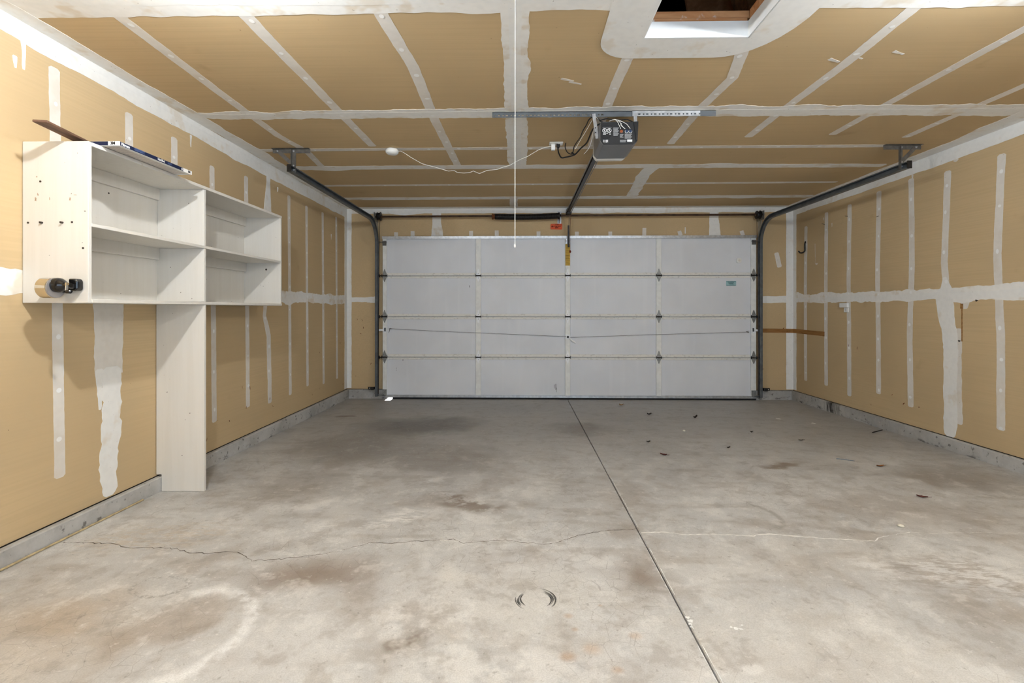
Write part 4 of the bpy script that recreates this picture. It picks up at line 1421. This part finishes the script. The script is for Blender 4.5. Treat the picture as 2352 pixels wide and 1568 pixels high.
for pth in ([(0.575, 3.14, 2.386), (0.596, 3.088, 2.376), (0.614, 3.082, 2.363), (0.628, 3.082, 2.335), (0.639, 3.09, 2.318)],
            [(0.575, 3.14, 2.388), (0.600, 3.086, 2.378), (0.628, 3.08, 2.36), (0.646, 3.08, 2.331), (0.667, 3.09, 2.318)],
            [(0.580, 3.14, 2.388), (0.614, 3.086, 2.374), (0.667, 3.08, 2.349), (0.685, 3.08, 2.331), (0.699, 3.09, 2.318)],
            [(0.645, 3.085, 2.352), (0.638, 3.084, 2.345), (0.640, 3.084, 2.336), (0.66, 3.084, 2.318)]):
    mb = MB()
    mb.tube(smooth_path(pth, 3), 0.0018, 6)
    mb.build('wire', 'cord_white', op, smooth=True)
for pth in ([(0.485, 3.20, 2.44), (0.44, 3.26, 2.37), (0.40, 3.30, 2.31), (0.375, 3.33, 2.27)], [(0.492, 3.19, 2.42), (0.484, 3.22, 2.36), (0.474, 3.26, 2.29), (0.455, 3.28, 2.25), (0.43, 3.30, 2.225)], [(0.492, 3.19, 2.44), (0.515, 3.16, 2.40), (0.53, 3.14, 2.385)]):
    mb = MB()
    mb.tube(smooth_path(pth, 3), 0.0012, 5)
    mb.build('wire', 'cord_white', op, smooth=True)

# ================================================================== CEILING OUTLET, SENSOR, PULL STRING
ou = empty('ceiling_outlet', (0.275, 3.797, ZC), 'white outlet plate on the ceiling left of the opener', 'outlet')
mb = MB()
mb.box(0.222, 0.330, 3.760, 3.832, ZC - 0.010, ZC - 0.0015)
mb.build('cover_plate', 'white_plastic', ou, bevel=0.003)
for x in (0.252, 0.300):
    mb = MB()
    mb.lathe((x, 3.797, ZC - 0.010), (0, 0, -1), [(0, 0.017), (0.0025, 0.017)], 16)
    mb.build('socket', 'white_plastic', ou)
dt = empty('ceiling_sensor', (-1.058, 3.93, ZC), 'white round sensor puck on the ceiling with white cord', 'sensor')
mb = MB()
mb.lathe((-1.058, 3.915, ZC - 0.003), (0, 0, -1), [(0, 0.045), (0.010, 0.052), (0.026, 0.052), (0.038, 0.042), (0.042, 0.02), (0.043, 0.0)], 28)
mb.build('sensor_body', 'white_plastic', dt, smooth=True)
mb = MB()
mb.lathe((-1.055, 3.868, ZC - 0.022), (0, -1, 0), [(0, 0.004), (0.002, 0.003)], 8)
mb.build('indicator', 'galv', dt)
dc = [(-1.006, 3.905, 2.452), (-0.98, 3.898, 2.45), (-0.948, 3.894, 2.432), (-0.893, 3.889, 2.394), (-0.803, 3.883, 2.342), (-0.695, 3.878, 2.312), (-0.588, 3.872, 2.278), (-0.542, 3.867, 2.283), (-0.516, 3.861, 2.264), (-0.46, 3.858, 2.258), (-0.41, 3.856, 2.262), (-0.385, 3.85, 2.272), (-0.335, 3.844, 2.249), (-0.268, 3.839, 2.274), (-0.191, 3.833, 2.278), (-0.150, 3.83, 2.294), (-0.094, 3.828, 2.308), (-0.007, 3.822, 2.354), (0.052, 3.817, 2.376), (0.131, 3.811, 2.422), (0.183, 3.806, 2.441), (0.238, 3.800, 2.449)]
mb = MB()
mb.tube(dc, 0.0021, 6)
mb.build('cord', 'cord_white', dt, smooth=True)
mb = MB()
mb.box(0.238, 0.268, 3.782, 3.812, 2.416, 2.4615)
mb.build('power_adapter', 'white_plastic', dt, bevel=0.003)
ps = empty('pull_string', (-0.0236, 1.90, ZC), 'thin white pull string hanging down from the ceiling', 'string')
mb = MB()
mb.tube([(-0.0236, 1.90, ZC - 0.004), (-0.0240, 1.90, 2.0), (-0.0245, 1.90, 1.43), (-0.0245, 1.90, 1.412)], 0.0015, 6)
mb.build('cord', 'cord_white', ps)
mb = MB()
mb.lathe((-0.0245, 1.90, 1.405), (0, 0, 1), [(0, 0.0015), (0.004, 0.0034), (0.010, 0.0034), (0.014, 0.0015)], 8)
mb.build('knot', 'cord_white', ps, smooth=True)
mb = MB()
mb.lathe((-0.0236, 1.90, ZC), (0, 0, -1), [(0, 0.010), (0.003, 0.010), (0.006, 0.003)], 10)
mb.build('screw_eye', 'galv', ps)

# ================================================================== SHELVING UNIT ON THE LEFT WALL
def board_mat():
    t = NT('white_painted_plywood', 0.5, 0.3)
    P = t.P()
    g = t.noise(t.mapping(P, scale=(30, 30, 1.5)), 1.0, 4.0, 0.6)
    c = t.mix(t.rng(g, 0.35, 0.7, 0.0, 0.5), srgb(226, 220, 210), srgb(219, 212, 200))
    w = t.noise(P, 14.0, 3.0, 0.7)
    c = t.mix(t.rng(w, 0.72, 0.78, 0.0, 0.5), c, srgb(178, 156, 132))
    sp = t.noise(t.mapping(P, loc=(2, 1, 4)), 70.0, 0.0)
    c = t.mix(t.rng(sp, 0.87, 0.90, 0.0, 0.8), c, srgb(96, 80, 66))
    return t.color(c)


M['board'] = board_mat()
CX1 = -1.971
CX0 = XL + 0.0035
CY0, CY1, CZ0, CZ1, BT = 2.148, 3.913, 1.190, 1.927, 0.018
cb = empty('shelving_unit', ((CX0 + CX1) / 2, 2.95, fz(2.95)), 'white painted open shelving unit fixed on the left wall with leg board', 'shelves')


def board(nm, x0, x1, y0, y1, z0, z1):
    mb = MB()
    mb.box(x0, x1, y0, y1, z0, z1)
    return mb.build(nm, 'board', cb, bevel=0.0012)


ep = board('end_panel', CX0, CX1, CY0, CY0 + BT, CZ0, CZ1)
board('end_panel', CX0, CX1, CY1 - BT, CY1, CZ0 + 0.001, CZ1 - 0.001)
board('top_board', CX0, CX1 + 0.002, CY0 + BT, CY1, CZ1 - BT, CZ1)
board('bottom_board', CX0, CX1 + 0.002, CY0 + BT, CY1, CZ0, CZ0 + BT)
board('shelf', CX0, CX1, CY0 + BT, CY1 - BT, 1.540, 1.556)
board('divider', CX0 + 0.006, CX1 - 0.003, 2.951, 2.969, 1.5565, CZ1 - BT - 0.0005)
board('divider', CX0 + 0.004, CX1 - 0.003, 2.951, 2.969, CZ0 + BT + 0.0005, 1.5395)
board('back_panel', CX0 + 0.0005, CX0 + 0.005, CY0 + BT, CY1 - BT, CZ0 + BT, 1.540)
board('back_panel', CX0 + 0.0005, CX0 + 0.005, CY0 + BT, CY1 - BT, 1.556, CZ1 - BT)
# hanging cleats under the shelves at the back
board('cleat', CX0 + 0.005, CX0 + 0.022, CY0 + BT, 2.951, 1.84, CZ1 - BT)
board('cleat', CX0 + 0.005, CX0 + 0.022, 2.969, CY1 - BT, 1.84, CZ1 - BT)
board('cleat', CX0 + 0.005, CX0 + 0.022, CY0 + BT, 2.951, 1.468, 1.540)
board('cleat', CX0 + 0.005, CX0 + 0.022, 2.969, CY1 - BT, 1.468, 1.540)
zf = fz(2.96) + 0.001
mb = MB()
poly = [(CX0, 0.130), (CX0, CZ0 - 0.0005), (CX1 - 0.002, CZ0 - 0.0005), (CX1 - 0.002, zf), (XL + CP + 0.003, zf), (XL + CP + 0.003, 0.130)]
mb.prism([(a, 2.951, b) for a, b in poly], (0, 0.018, 0))
mb.build('leg_board', 'board', cb, bevel=0.0012)
# screws and screw holes in the near end panel and inside
M['screw'] = simple('dark_screw', (70, 60, 52), 0.5, 0.4, 0.4)
M['wear'] = simple('bare_wood_chip', (186, 160, 136), 0.8, 0.1, var=0.25, scale=60)
for x, z, out_len in [(-2.185, 1.556, 0.012), (-2.090, 1.556, 0.012), (-2.250, 1.556, 0.002), (-2.046, 1.558, 0.002), (-2.193, 1.744, 0.002), (-1.995, 1.440, 0.002)]:
    mb = MB()
    mb.lathe((x, CY0, z), (0, -1, 0), [(0, 0.0045), (out_len, 0.0045), (out_len + 0.001, 0.002)], 8)
    mb.build('screw', 'screw', ep)
for x, z, w, h_, s in [(-2.215, 1.662, 0.014, 0.03, 1), (-2.205, 1.685, 0.008, 0.02, 2), (-2.055, 1.664, 0.014, 0.025, 3), (-2.03, 1.682, 0.022, 0.005, 4), (-2.21, 1.765, 0.008, 0.010, 5), (-2.15, 1.665, 0.006, 0.02, 6)]:
    rr = random.Random(s)
    n = 8
    poly = [(x + w / 2 * math.cos(k * 2 * math.pi / n) * rr.uniform(0.4, 1), CY0 - 0.0006, z + h_ / 2 * math.sin(k * 2 * math.pi / n) * rr.uniform(0.4, 1)) for k in range(n)]
    MB().add(poly, [tuple(range(n))]).build('paint_chip', 'wear', ep)
for (y, z) in [(2.60, 1.80), (3.16, 1.815), (3.16, 1.43), (3.15, 1.225)]:
    mb = MB()
    mb.lathe((CX0 + 0.005, y, z), (1, 0, 0), [(0, 0.005), (0.0015, 0.0045)], 8)
    mb.build('screw', 'screw', cb)
mb = MB()
mb.lathe((-2.09, CY1 - BT, 1.487), (0, -1, 0), [(0, 0.008), (0.001, 0.007)], 10)
mb.build('screw_hole', 'screw', cb)

# air filter lying on top -----------------------------------------------------
M['navy'] = simple('navy_card', (24, 33, 62), 0.5, 0.3, var=0.1)
M['card_white'] = simple('white_card', (240, 236, 230), 0.6, 0.3, var=0.04)
M['print_black'] = simple('black_print', (28, 26, 26), 0.6, 0.2)
M['print_pale_blue'] = simple('pale_blue_print', (98, 116, 158), 0.6, 0.2)


def filter_media():
    t = NT('pleated_filter_media', 0.85, 0.1)
    P = t.P()
    c = srgb(226, 216, 204)
    w = t.n('ShaderNodeTexWave', wave_type='BANDS', bands_direction='Y')
    t.put(w.inputs['Vector'], P)
    w.inputs['Scale'].default_value = 12.0
    c = t.mix(t.rng(w.outputs['Fac'], 0.80, 0.95, 0.0, 0.25), c, srgb(150, 140, 150))
    w2 = t.n('ShaderNodeTexWave', wave_type='BANDS', bands_direction='X')
    t.put(w2.inputs['Vector'], P)
    w2.inputs['Scale'].default_value = 16.0
    c = t.mix(t.rng(w2.outputs['Fac'], 0.85, 0.97, 0.0, 0.3), c, srgb(150, 140, 150))
    return t.color(c)


M['filter_media'] = filter_media()
FX0, FX1, FYa, FYb, FZ0, FZ1 = -2.276, -1.880, 2.212, 2.705, CZ1 + 0.001, CZ1 + 0.0205
fl = empty('air_filter', (-2.08, 2.44, FZ0), 'flat white and navy pleated air filter lying on the shelving unit', 'air filter')
mb = MB()
mb.box(FX0 + 0.01, FX1 - 0.01, FYa + 0.01, FYb - 0.01, FZ0 + 0.001, FZ1 - 0.001)
mb.build('filter_media', 'filter_media', fl)
mb = MB()
t_ = 0.018
mb.box(FX0, FX1, FYa, FYa + t_, FZ0, FZ1)
mb.box(FX0, FX1, FYb - t_, FYb, FZ0, FZ1)
mb.box(FX0, FX0 + t_, FYa + t_, FYb - t_, FZ0, FZ1)
mb.box(FX1 - t_, FX1, FYa + t_, FYb - t_, FZ0, FZ1)
fr = mb.build('card_frame', 'card_white', fl)
MB().box(FX0, FX1 - 0.056, FYa - 0.0006, FYa + 0.001, FZ0 + 0.001, FZ1 - 0.0005).build('navy_band', 'navy', fr)
MB().box(FX1 - 0.001, FX1 + 0.0006, FYa + 0.002, FYb - 0.072, FZ0 + 0.001, FZ1 - 0.0005).build('navy_band', 'navy', fr)
Yd, Xd, Zd = (0, 1, 0), (1, 0, 0), (0, 0, 1)
text('3M', 0.018, (FX1 - 0.044, FYa - 0.0002, FZ0 + 0.005), Xd, Zd, fr, 'print_black', bold=0.001)
text('Filtrete', 0.017, (FX1 + 0.0007, FYa + 0.007, FZ0 + 0.004), Yd, Zd, fr, 'print_white', bold=0.0008)
text('16x20x1', 0.015, (FX1 + 0.0007, FYa + 0.232, FZ0 + 0.006), Yd, Zd, fr, 'print_white', bold=0.0006)
text('8', 0.017, (FX1 + 0.0007, FYb - 0.086, FZ0 + 0.004), Yd, Zd, fr, 'print_white', bold=0.001)
text('3M', 0.015, (FX1 + 0.0002, FYb - 0.034, FZ0 + 0.005), Yd, Zd, fr, 'print_black', bold=0.0008)
for (a, b, z) in ((0.085, 0.150, 0.015), (0.085, 0.140, 0.010), (0.085, 0.150, 0.006), (0.305, 0.335, 0.012), (0.305, 0.335, 0.007)):
    MB().box(FX1, FX1 + 0.0010, FYa + a, FYa + b, FZ0 + z, FZ0 + z + 0.002).build('print_line', 'print_pale_blue', fr)

# loose plank ------------------------------------------------------------------
M['plank_dark'] = wood('dark_brown_plank', (84, 62, 50), (122, 92, 74), (16, 3, 16))
pk = empty('loose_plank', (-2.10, 2.4, FZ1), 'narrow dark brown plank lying on the air filter', 'plank')
mb = MB()
mb.bar((-2.030, 1.985, FZ1 + 0.0075), (-2.165, 2.66, FZ1 + 0.0075), 0.056, 0.011)
mb.build('board', 'plank_dark', pk, bevel=0.002)

# pencil sharpener ---------------------------------------------------------------
M['chrome'] = simple('polished_chrome', (222, 214, 200), 0.08, 0.5, 1.0, 0.02)
M['chrome_dull'] = simple('brushed_end_cap', (176, 172, 172), 0.35, 0.5, 0.6, 0.04)
M['gloss_black'] = simple('gloss_black_enamel', (20, 18, 18), 0.15, 0.6, var=0.1)
px_, py_, pz_ = -2.090, CY0 - 0.056, 1.256
sh = empty('pencil_sharpener', (px_, CY0, pz_), 'chrome and black crank pencil sharpener screwed to shelving unit end', 'pencil sharpener')
mb = MB()
mb.lathe((px_ - 0.030, py_, pz_), (1, 0, 0), [(0, 0.040), (0.003, 0.0455), (0.048, 0.0455), (0.050, 0.043)], 32)
mb.build('shavings_drum', 'chrome', sh, smooth=True)
mb = MB()
mb.lathe((px_ + 0.0205, py_, pz_), (1, 0, 0), [(0, 0.0445), (0.004, 0.0445), (0.005, 0.041)], 32)
mb.build('end_cap', 'chrome_dull', sh, smooth=True)
mb = MB()
# dome-shaped cutter housing over the upper part of the end cap
n = 20
cen = Vector((px_ + 0.025, py_, pz_ + 0.012))
rings = []
for (dx, r) in [(0, 0.032), (0.010, 0.033), (0.022, 0.031), (0.034, 0.024), (0.044, 0.014), (0.050, 0.010), (0.072, 0.010)]:
    rings.append((dx, r))
mb.lathe(cen, (1, -0.08, 0.0), rings, 24)
mb.build('cutter_housing', 'gloss_black', sh, smooth=True)
mb = MB()
mb.prism([(px_ + 0.058, CY0 - .0005, pz_ + 0.042), (px_ + 0.092, CY0, pz_ + 0.042), (px_ + 0.098, CY0, pz_ + 0.030), (px_ + 0.098, CY0, pz_ - 0.004), (px_ + 0.090, CY0, pz_ - 0.012), (px_ + 0.060, CY0, pz_ - 0.012)], (0, -0.034, 0))
mb.prism([(px_ + 0.040, CY0, pz_ + 0.022), (px_ + 0.090, CY0, pz_ + 0.022), (px_ + 0.090, CY0, pz_ - 0.004), (px_ + 0.040, CY0, pz_ - 0.004)], (0, -0.060, 0))
mb.prism([(px_ - 0.02, CY0, pz_ + 0.02), (px_ + 0.05, CY0, pz_ + 0.02), (px_ + 0.05, CY0, pz_ - 0.02), (px_ - 0.02, CY0, pz_ - 0.02)], (0, -0.03, 0))
mb.build('mount', 'gloss_black', sh, bevel=0.004)
mb = MB()
ka = (-1.995, 2.070, 1.272)
mb.bar((ka[0], ka[1], ka[2] + 0.006), (ka[0] + 0.002, ka[1] - 0.004, ka[2] - 0.034), 0.010, 0.004, (1, 0, 0))
mb.tube([(ka[0] - 0.05, ka[1] + 0.018, ka[2] - 0.004), (ka[0] + 0.003, ka[1], ka[2])], 0.006, 10)
cr = mb.build('crank_arm', 'chrome', sh, smooth=False)
mb = MB()
mb.lathe((ka[0] - 0.002, ka[1] - 0.004, ka[2] - 0.034), (1, 0, 0), [(0, 0.004), (0.003, 0.0075), (0.022, 0.0085), (0.026, 0.005)], 12)
mb.build('crank_knob', 'gloss_black', cr, smooth=True)

# ================================================================== RIGHT WALL ITEMS
M['hook_black'] = simple('black_vinyl_hook', (28, 26, 26), 0.4, 0.4)
hk = empty('utility_hook', (XR, 5.97, 1.90), 'black J-shaped utility hook on right wall near the corner', 'hook')
mb = MB()
pts = [(XR - 0.004, 5.975, 1.985), (XR - 0.010, 5.972, 1.965), (XR - 0.010, 5.970, 1.89)]
for k in range(1, 10):
    a = k * math.pi * 0.62 / 9
    pts.append((XR - 0.010 - 0.045 * (1 - math.cos(a)), 5.970, 1.89 - 0.036 * math.sin(a) * (1.0 if a < math.pi / 2 else 1.0)))
pts.append((pts[-1][0] - 0.016, 5.970, pts[-1][2] + 0.022))
mb.tube(pts, 0.0085, 8)
mb.build('hook_rod', 'hook_black', hk, smooth=True)
mb = MB()
mb.lathe((XR, 5.975, 1.985), (-1, 0, 0), [(0, 0.014), (0.004, 0.014), (0.006, 0.009)], 12)
mb.build('hook_base', 'hook_black', hk)
M['brown_strip'] = wood('brown_stained_strip', (134, 92, 48), (172, 124, 72), (3, 3, 40))
bs = MB()
zc_, hh = 0.880, 0.026
a0 = 3.062
ya = YF - 0.006
v0 = [(a0, ya, 0.888), (XR - 0.006, ya, 0.884), (XR - 0.006, 5.60, 0.876)]
bs.add([(p[0], p[1], p[2] - hh) for p in v0] + [(p[0], p[1], p[2] + hh) for p in v0] +
       [(a0, YF - 0.003, 0.888 - hh), (XR - 0.003, YF - 0.003, 0.884 - hh), (XR - 0.003, 5.60, 0.876 - hh)] +
       [(a0, YF - 0.003, 0.888 + hh), (XR - 0.003, YF - 0.003, 0.884 + hh), (XR - 0.003, 5.60, 0.876 + hh)],
       [(0, 1, 4, 3), (1, 2, 5, 4), (6, 9, 10, 7), (7, 10, 11, 8), (0, 6, 7, 1), (1, 7, 8, 2), (3, 4, 10, 9), (4, 5, 11, 10), (0, 3, 9, 6), (2, 8, 11, 5)])
bs = bs.build('wall_strip', 'brown_strip')
tag(bs, 'thin brown strip running around the right wall corner', 'strip')
wbx = empty('wall_control', (XR, 5.24, 1.18), 'two small stacked white boxes on right wall below the seam', 'control box')
mb = MB()
mb.box(XR - 0.030, XR - 0.002, 5.180, 5.305, 1.180, 1.228)
mb.build('upper_box', 'white_plastic', wbx, bevel=0.003)
mb = MB()
mb.box(XR - 0.014, XR - 0.002, 5.186, 5.255, 1.128, 1.178)
lb = mb.build('lower_box', 'white_plastic', wbx, bevel=0.003)
for z in (1.145, 1.162):
    mb = MB()
    mb.box(XR - 0.0150, XR - 0.0135, 5.216, 5.224, z - 0.004, z + 0.004)
    mb.build('socket_slot', 'print_grey', lb)
# rust run and nail with smudge
M['rust_stain'] = simple('rust_run', (168, 124, 78), 0.85, 0.1, var=0.3, scale=60)
rs = MB()
rs.box(XR - 0.0012, XR + 0.001, 3.872, 3.882, 0.905, 1.20)
rs.box(XR - 0.0013, XR + 0.001, 3.866, 3.892, 1.165, 1.205)
rs.build('rust_run', 'rust_stain', wr)
for (y, z) in ((3.90, 0.908), (3.755, 1.228)):
    mb = MB()
    mb.add([(XR - 0.0016, y + 0.016 * math.cos(a) * q, z + 0.009 * math.sin(a) * q) for a, q in [(k * math.pi / 5, 0.6 + 0.4 * ((k * 7) % 3) / 2) for k in range(10)]], [tuple(range(10))])
    mb.build('dark_smudge', 'screw', wr)
for (y, z, dy, dz) in ((5.60, 2.145, 0.05, -0.012), (5.21, 2.16, 0.04, -0.008), (4.76, 2.07, 0.03, 0)):
    mb = MB()
    mb.tube([(XR - 0.001, y + dy, z - dz), (XR - 0.016, y - dy * 0.5, z + dz)], 0.0028, 6)
    tag(mb.build('wall_nail', 'screw', wr), None)
rr = random.Random(31)
for k in range(26):
    if k < 12:
        u, v, sf, par = rr.uniform(3.4, 6.1), rr.uniform(0.15, 0.75), 'L', wl
    elif k < 18:
        u, v, sf, par = rr.uniform(-2.2, -1.9), rr.uniform(0.2, 1.1), 'F', wf
    elif k < 20:
        u, v, sf, par = rr.uniform(3.1, 3.38), rr.uniform(0.3, 1.1), 'F', wf
    else:
        u, v, sf, par = rr.uniform(4.2, 6.1), rr.uniform(0.2, 1.0), 'R', wr
    a = rr.uniform(0, math.pi)
    l_, w_ = rr.uniform(0.006, 0.018), rr.uniform(0.002, 0.005)
    poly = [(u + l_ * math.cos(q) * math.cos(a) - w_ * math.sin(q) * math.sin(a), v + l_ * math.cos(q) * math.sin(a) + w_ * math.sin(q) * math.cos(a)) for q in [j * math.pi / 4 for j in range(8)]]
    MB().add([SURF[sf](p, q, 0.0032) for p, q in poly], [tuple(range(8))]).build('scuff_mark', 'rust', par)
# photo eyes ------------------------------------------------------------------
for s, x, side in ((-1, -1.872, 'left'), (1, 3.046, 'right')):
    pe = empty('photo_eye', (x, TY, 0.13), 'black safety photo eye bracket low on the %s door track' % side, 'photo eye')
    mb = MB()
    z = 0.152
    mb.box(min(x + s * 0.004, x + s * 0.085), max(x + s * 0.004, x + s * 0.085), TY - 0.035, TY - 0.031, z - 0.016, z + 0.016)
    mb.box(min(x + s * 0.004, x + s * 0.008), max(x + s * 0.004, x + s * 0.008), TY - 0.035, TY + 0.02, z - 0.016, z + 0.016)
    b = mb.build('bracket', 'cord_black', pe)
    mb = MB()
    mb.lathe((x + s * 0.040, TY - 0.056, z), (-s, 0, 0), [(0, 0.020), (0.028, 0.020), (0.036, 0.014)], 12)
    mb.build('lens_housing', 'cord_black', pe)
    for q in (0.035, 0.065):
        mb = MB()
        mb.lathe((x + s * q, TY - 0.0355, z), (0, -1, 0), [(0, 0.006), (0.0008, 0.006)], 10)
        mb.build('bracket_hole', 'mud_thin', b)

# ================================================================== FLOOR ITEMS
M['foam_rod'] = simple('tan_foam_rod', (190, 170, 132), 0.8, 0.1, var=0.2, scale=40)
fr_ = empty('foam_rod', (-2.24, 1.5, fz(1.5)), 'thin tan foam rod lying along foot of left curb', 'rod')
mb = MB()
rr = random.Random(2)
mb.tube([(XL + CP + 0.0065 + rr.uniform(0, 0.002), y, fz(y) + 0.0055) for y in [-1.2 + 0.2 * k for k in range(21)]], 0.0055, 8)
mb.build('rod', 'foam_rod', fr_, smooth=True)

for nm, rgb in (('leaf_maroon', (96, 54, 50)), ('leaf_brown', (146, 96, 56)), ('leaf_dark', (58, 48, 42)), ('leaf_tan', (164, 124, 80))):
    M[nm] = simple(nm, rgb, 0.75, 0.15, var=0.3, scale=90)
M['chip_white'] = simple('white_chip', (236, 228, 208), 0.8, 0.2)


def leaf(x, y, L_, W_, rot, mat, label, curl, seed):
    rr = random.Random(seed)
    z = fz(y) + 0.0012
    n = 6
    vs_, fs_ = [], []
    for i in range(n + 1):
        u = i / n
        w = W_ * math.sin(math.pi * min(1, u * 0.94 + 0.04)) ** 0.8 * rr.uniform(0.8, 1.15)
        for j in (-1, 0, 1):
            px, py = (u - 0.5) * L_, j * w / 2
            pz = curl * (abs(j) * 0.7 + (2 * u - 1) ** 2 * 0.8) * rr.uniform(0.7, 1.1)
            vs_.append((x + px * math.cos(rot) - py * math.sin(rot), y + px * math.sin(rot) + py * math.cos(rot), z + pz))
    for i in range(n):
        for j in range(2):
            fs_.append((i * 3 + j, i * 3 + j + 1, i * 3 + j + 4, i * 3 + j + 3))
    root = empty('dry_leaf', (x, y, z), label, 'leaf', 'dry leaves on the garage floor')
    mb = MB()
    mb.add(vs_, fs_)
    mb.add([(v[0], v[1], v[2] + 0.0008) for v in vs_], [f[::-1] for f in fs_])
    mb.build('blade', mat, root, smooth=True)
    mb = MB()
    a = Vector((x + 0.5 * L_ * math.cos(rot), y + 0.5 * L_ * math.sin(rot), z + 0.001 + curl * 0.6))
    mb.tube([a, a + Vector((math.cos(rot + 0.3), math.sin(rot + 0.3), 0.1)) * L_ * 0.35], 0.0011, 5)
    mb.build('stem', mat, root)


leaf(2.418, 2.94, 0.055, 0.032, -0.5, 'leaf_maroon', 'largest maroon dry leaf, lying in right foreground of floor', 0.008, 1)
leaf(1.114, 3.776, 0.055, 0.026, -0.7, 'leaf_maroon', 'curled maroon dry leaf on floor right of the joint', 0.010, 2)
leaf(2.603, 3.527, 0.060, 0.024, 0.1, 'leaf_brown', 'orange-brown dry leaf on floor nearest the right curb', 0.008, 3)
leaf(1.843, 5.114, 0.075, 0.030, 0.7, 'leaf_dark', 'dark upturned dry leaf on floor in front of right door half', 0.022, 4)
leaf(1.401, 5.279, 0.050, 0.030, 0.2, 'leaf_dark', 'dark crumpled dry leaf left of the upturned one', 0.014, 5)
leaf(1.204, 5.796, 0.050, 0.035, 0.0, 'leaf_tan', 'tan dry leaf on floor closest to the garage door', 0.016, 6)
leaf(1.705, 3.981, 0.030, 0.018, 0.3, 'leaf_dark', 'tiny dark leaf scrap on middle of right floor', 0.010, 7)
leaf(2.445, 4.239, 0.040, 0.014, -0.1, 'leaf_dark', 'tiny dark leaf scrap right of floor middle, toward right curb', 0.004, 8)
leaf(1.095, 4.156, 0.032, 0.018, 0.1, 'leaf_dark', 'small dark leaf scrap just beyond the curled maroon leaf', 0.008, 9)
leaf(2.144, 4.508, 0.030, 0.018, 0.4, 'leaf_dark', 'tiny dark scrap on far right floor beyond other scraps', 0.010, 10)


def stick(nm, a, b, r, mat, label, cat):
    mb = MB()
    A = Vector((a[0], a[1], fz(a[1]) + r + 0.0005))
    B = Vector((b[0], b[1], fz(b[1]) + r + 0.0005))
    m1 = A.lerp(B, 0.4) + Vector((0.003, 0.004, 0))
    mb.tube([A, m1, B], [r, r * 1.1, r * 0.8], 6)
    return tag(mb.build(nm, mat, smooth=True), label, cat)


stick('twig', (3.259, 4.514), (3.425, 4.616), 0.004, 'leaf_dark', 'thin dark twig on floor beside the right curb', 'twig')
M['blue_sliver'] = simple('blue_grey_sliver', (112, 122, 132), 0.6, 0.3)
stick('plastic_sliver', (2.40, 3.70), (2.50, 3.645), 0.003, 'blue_sliver', 'thin blue-grey sliver on the right part of floor', 'sliver')
mb = MB()
zz = fz(2.536)
mb.lathe((1.976, 2.536, zz + 0.0005), (0, 0.1, 1), [(0, 0.012), (0.004, 0.016), (0.009, 0.012), (0.012, 0.004)], 7)
tag(mb.build('plaster_chip', 'chip_white'), 'small white plaster chip on floor by the pale crack', 'chip')
mb = MB()
zz = fz(4.546)
mb.lathe((1.532, 4.546, zz + 0.0005), (0.1, 0, 1), [(0, 0.012), (0.006, 0.014), (0.012, 0.006)], 6)
tag(mb.build('plaster_chip', 'chip_white'), 'tiny white plaster chip on far right floor', 'chip')

# ================================================================== CEILING LAMPS (out of frame; the one at the back is added fill)
M['bulb_neck'] = simple('bulb_brass_neck', (196, 178, 130), 0.3, 0.5, 0.8)
M['porcelain'] = simple('white_porcelain', (238, 236, 230), 0.3, 0.5, var=0.03)
for x, y, side in ((-1.17, 1.43, 'left half'), (1.85, 1.50, 'right half'), (0.55, -0.50, 'added_rear')):  # third lamp is an added fill, not a known fixture
    lp = empty('ceiling_lamp', (x, y, ZC), 'bare bulb in a porcelain lampholder on the %s of the ceiling' % side, 'lamp', 'bare bulb ceiling lamps')
    mb = MB()
    mb.lathe((x, y, ZC - 0.001), (0, 0, -1), [(0, 0.055), (0.012, 0.055), (0.020, 0.030), (0.050, 0.026), (0.052, 0.020)], 24)
    mb.build('lampholder', 'porcelain', lp, smooth=True)
    mb = MB()
    mb.lathe((x, y, ZC), (0, 0, -1), [(0.050, 0.013), (0.075, 0.014), (0.090, 0.012)], 20)
    mb.build('bulb_neck', 'bulb_neck', lp, smooth=True)
    li = bpy.data.lights.new('bulb', 'POINT')
    li.energy = BULB_POWER * {'left half': 1.18, 'right half': 0.95, 'added_rear': 0.95}[side]
    li.color = BULB_COLOR
    li.shadow_soft_size = 0.03
    lo = bpy.data.objects.new('bulb', li)
    COL.objects.link(lo)
    lo.parent = lp
    lo.location = (0, 0, -0.125)
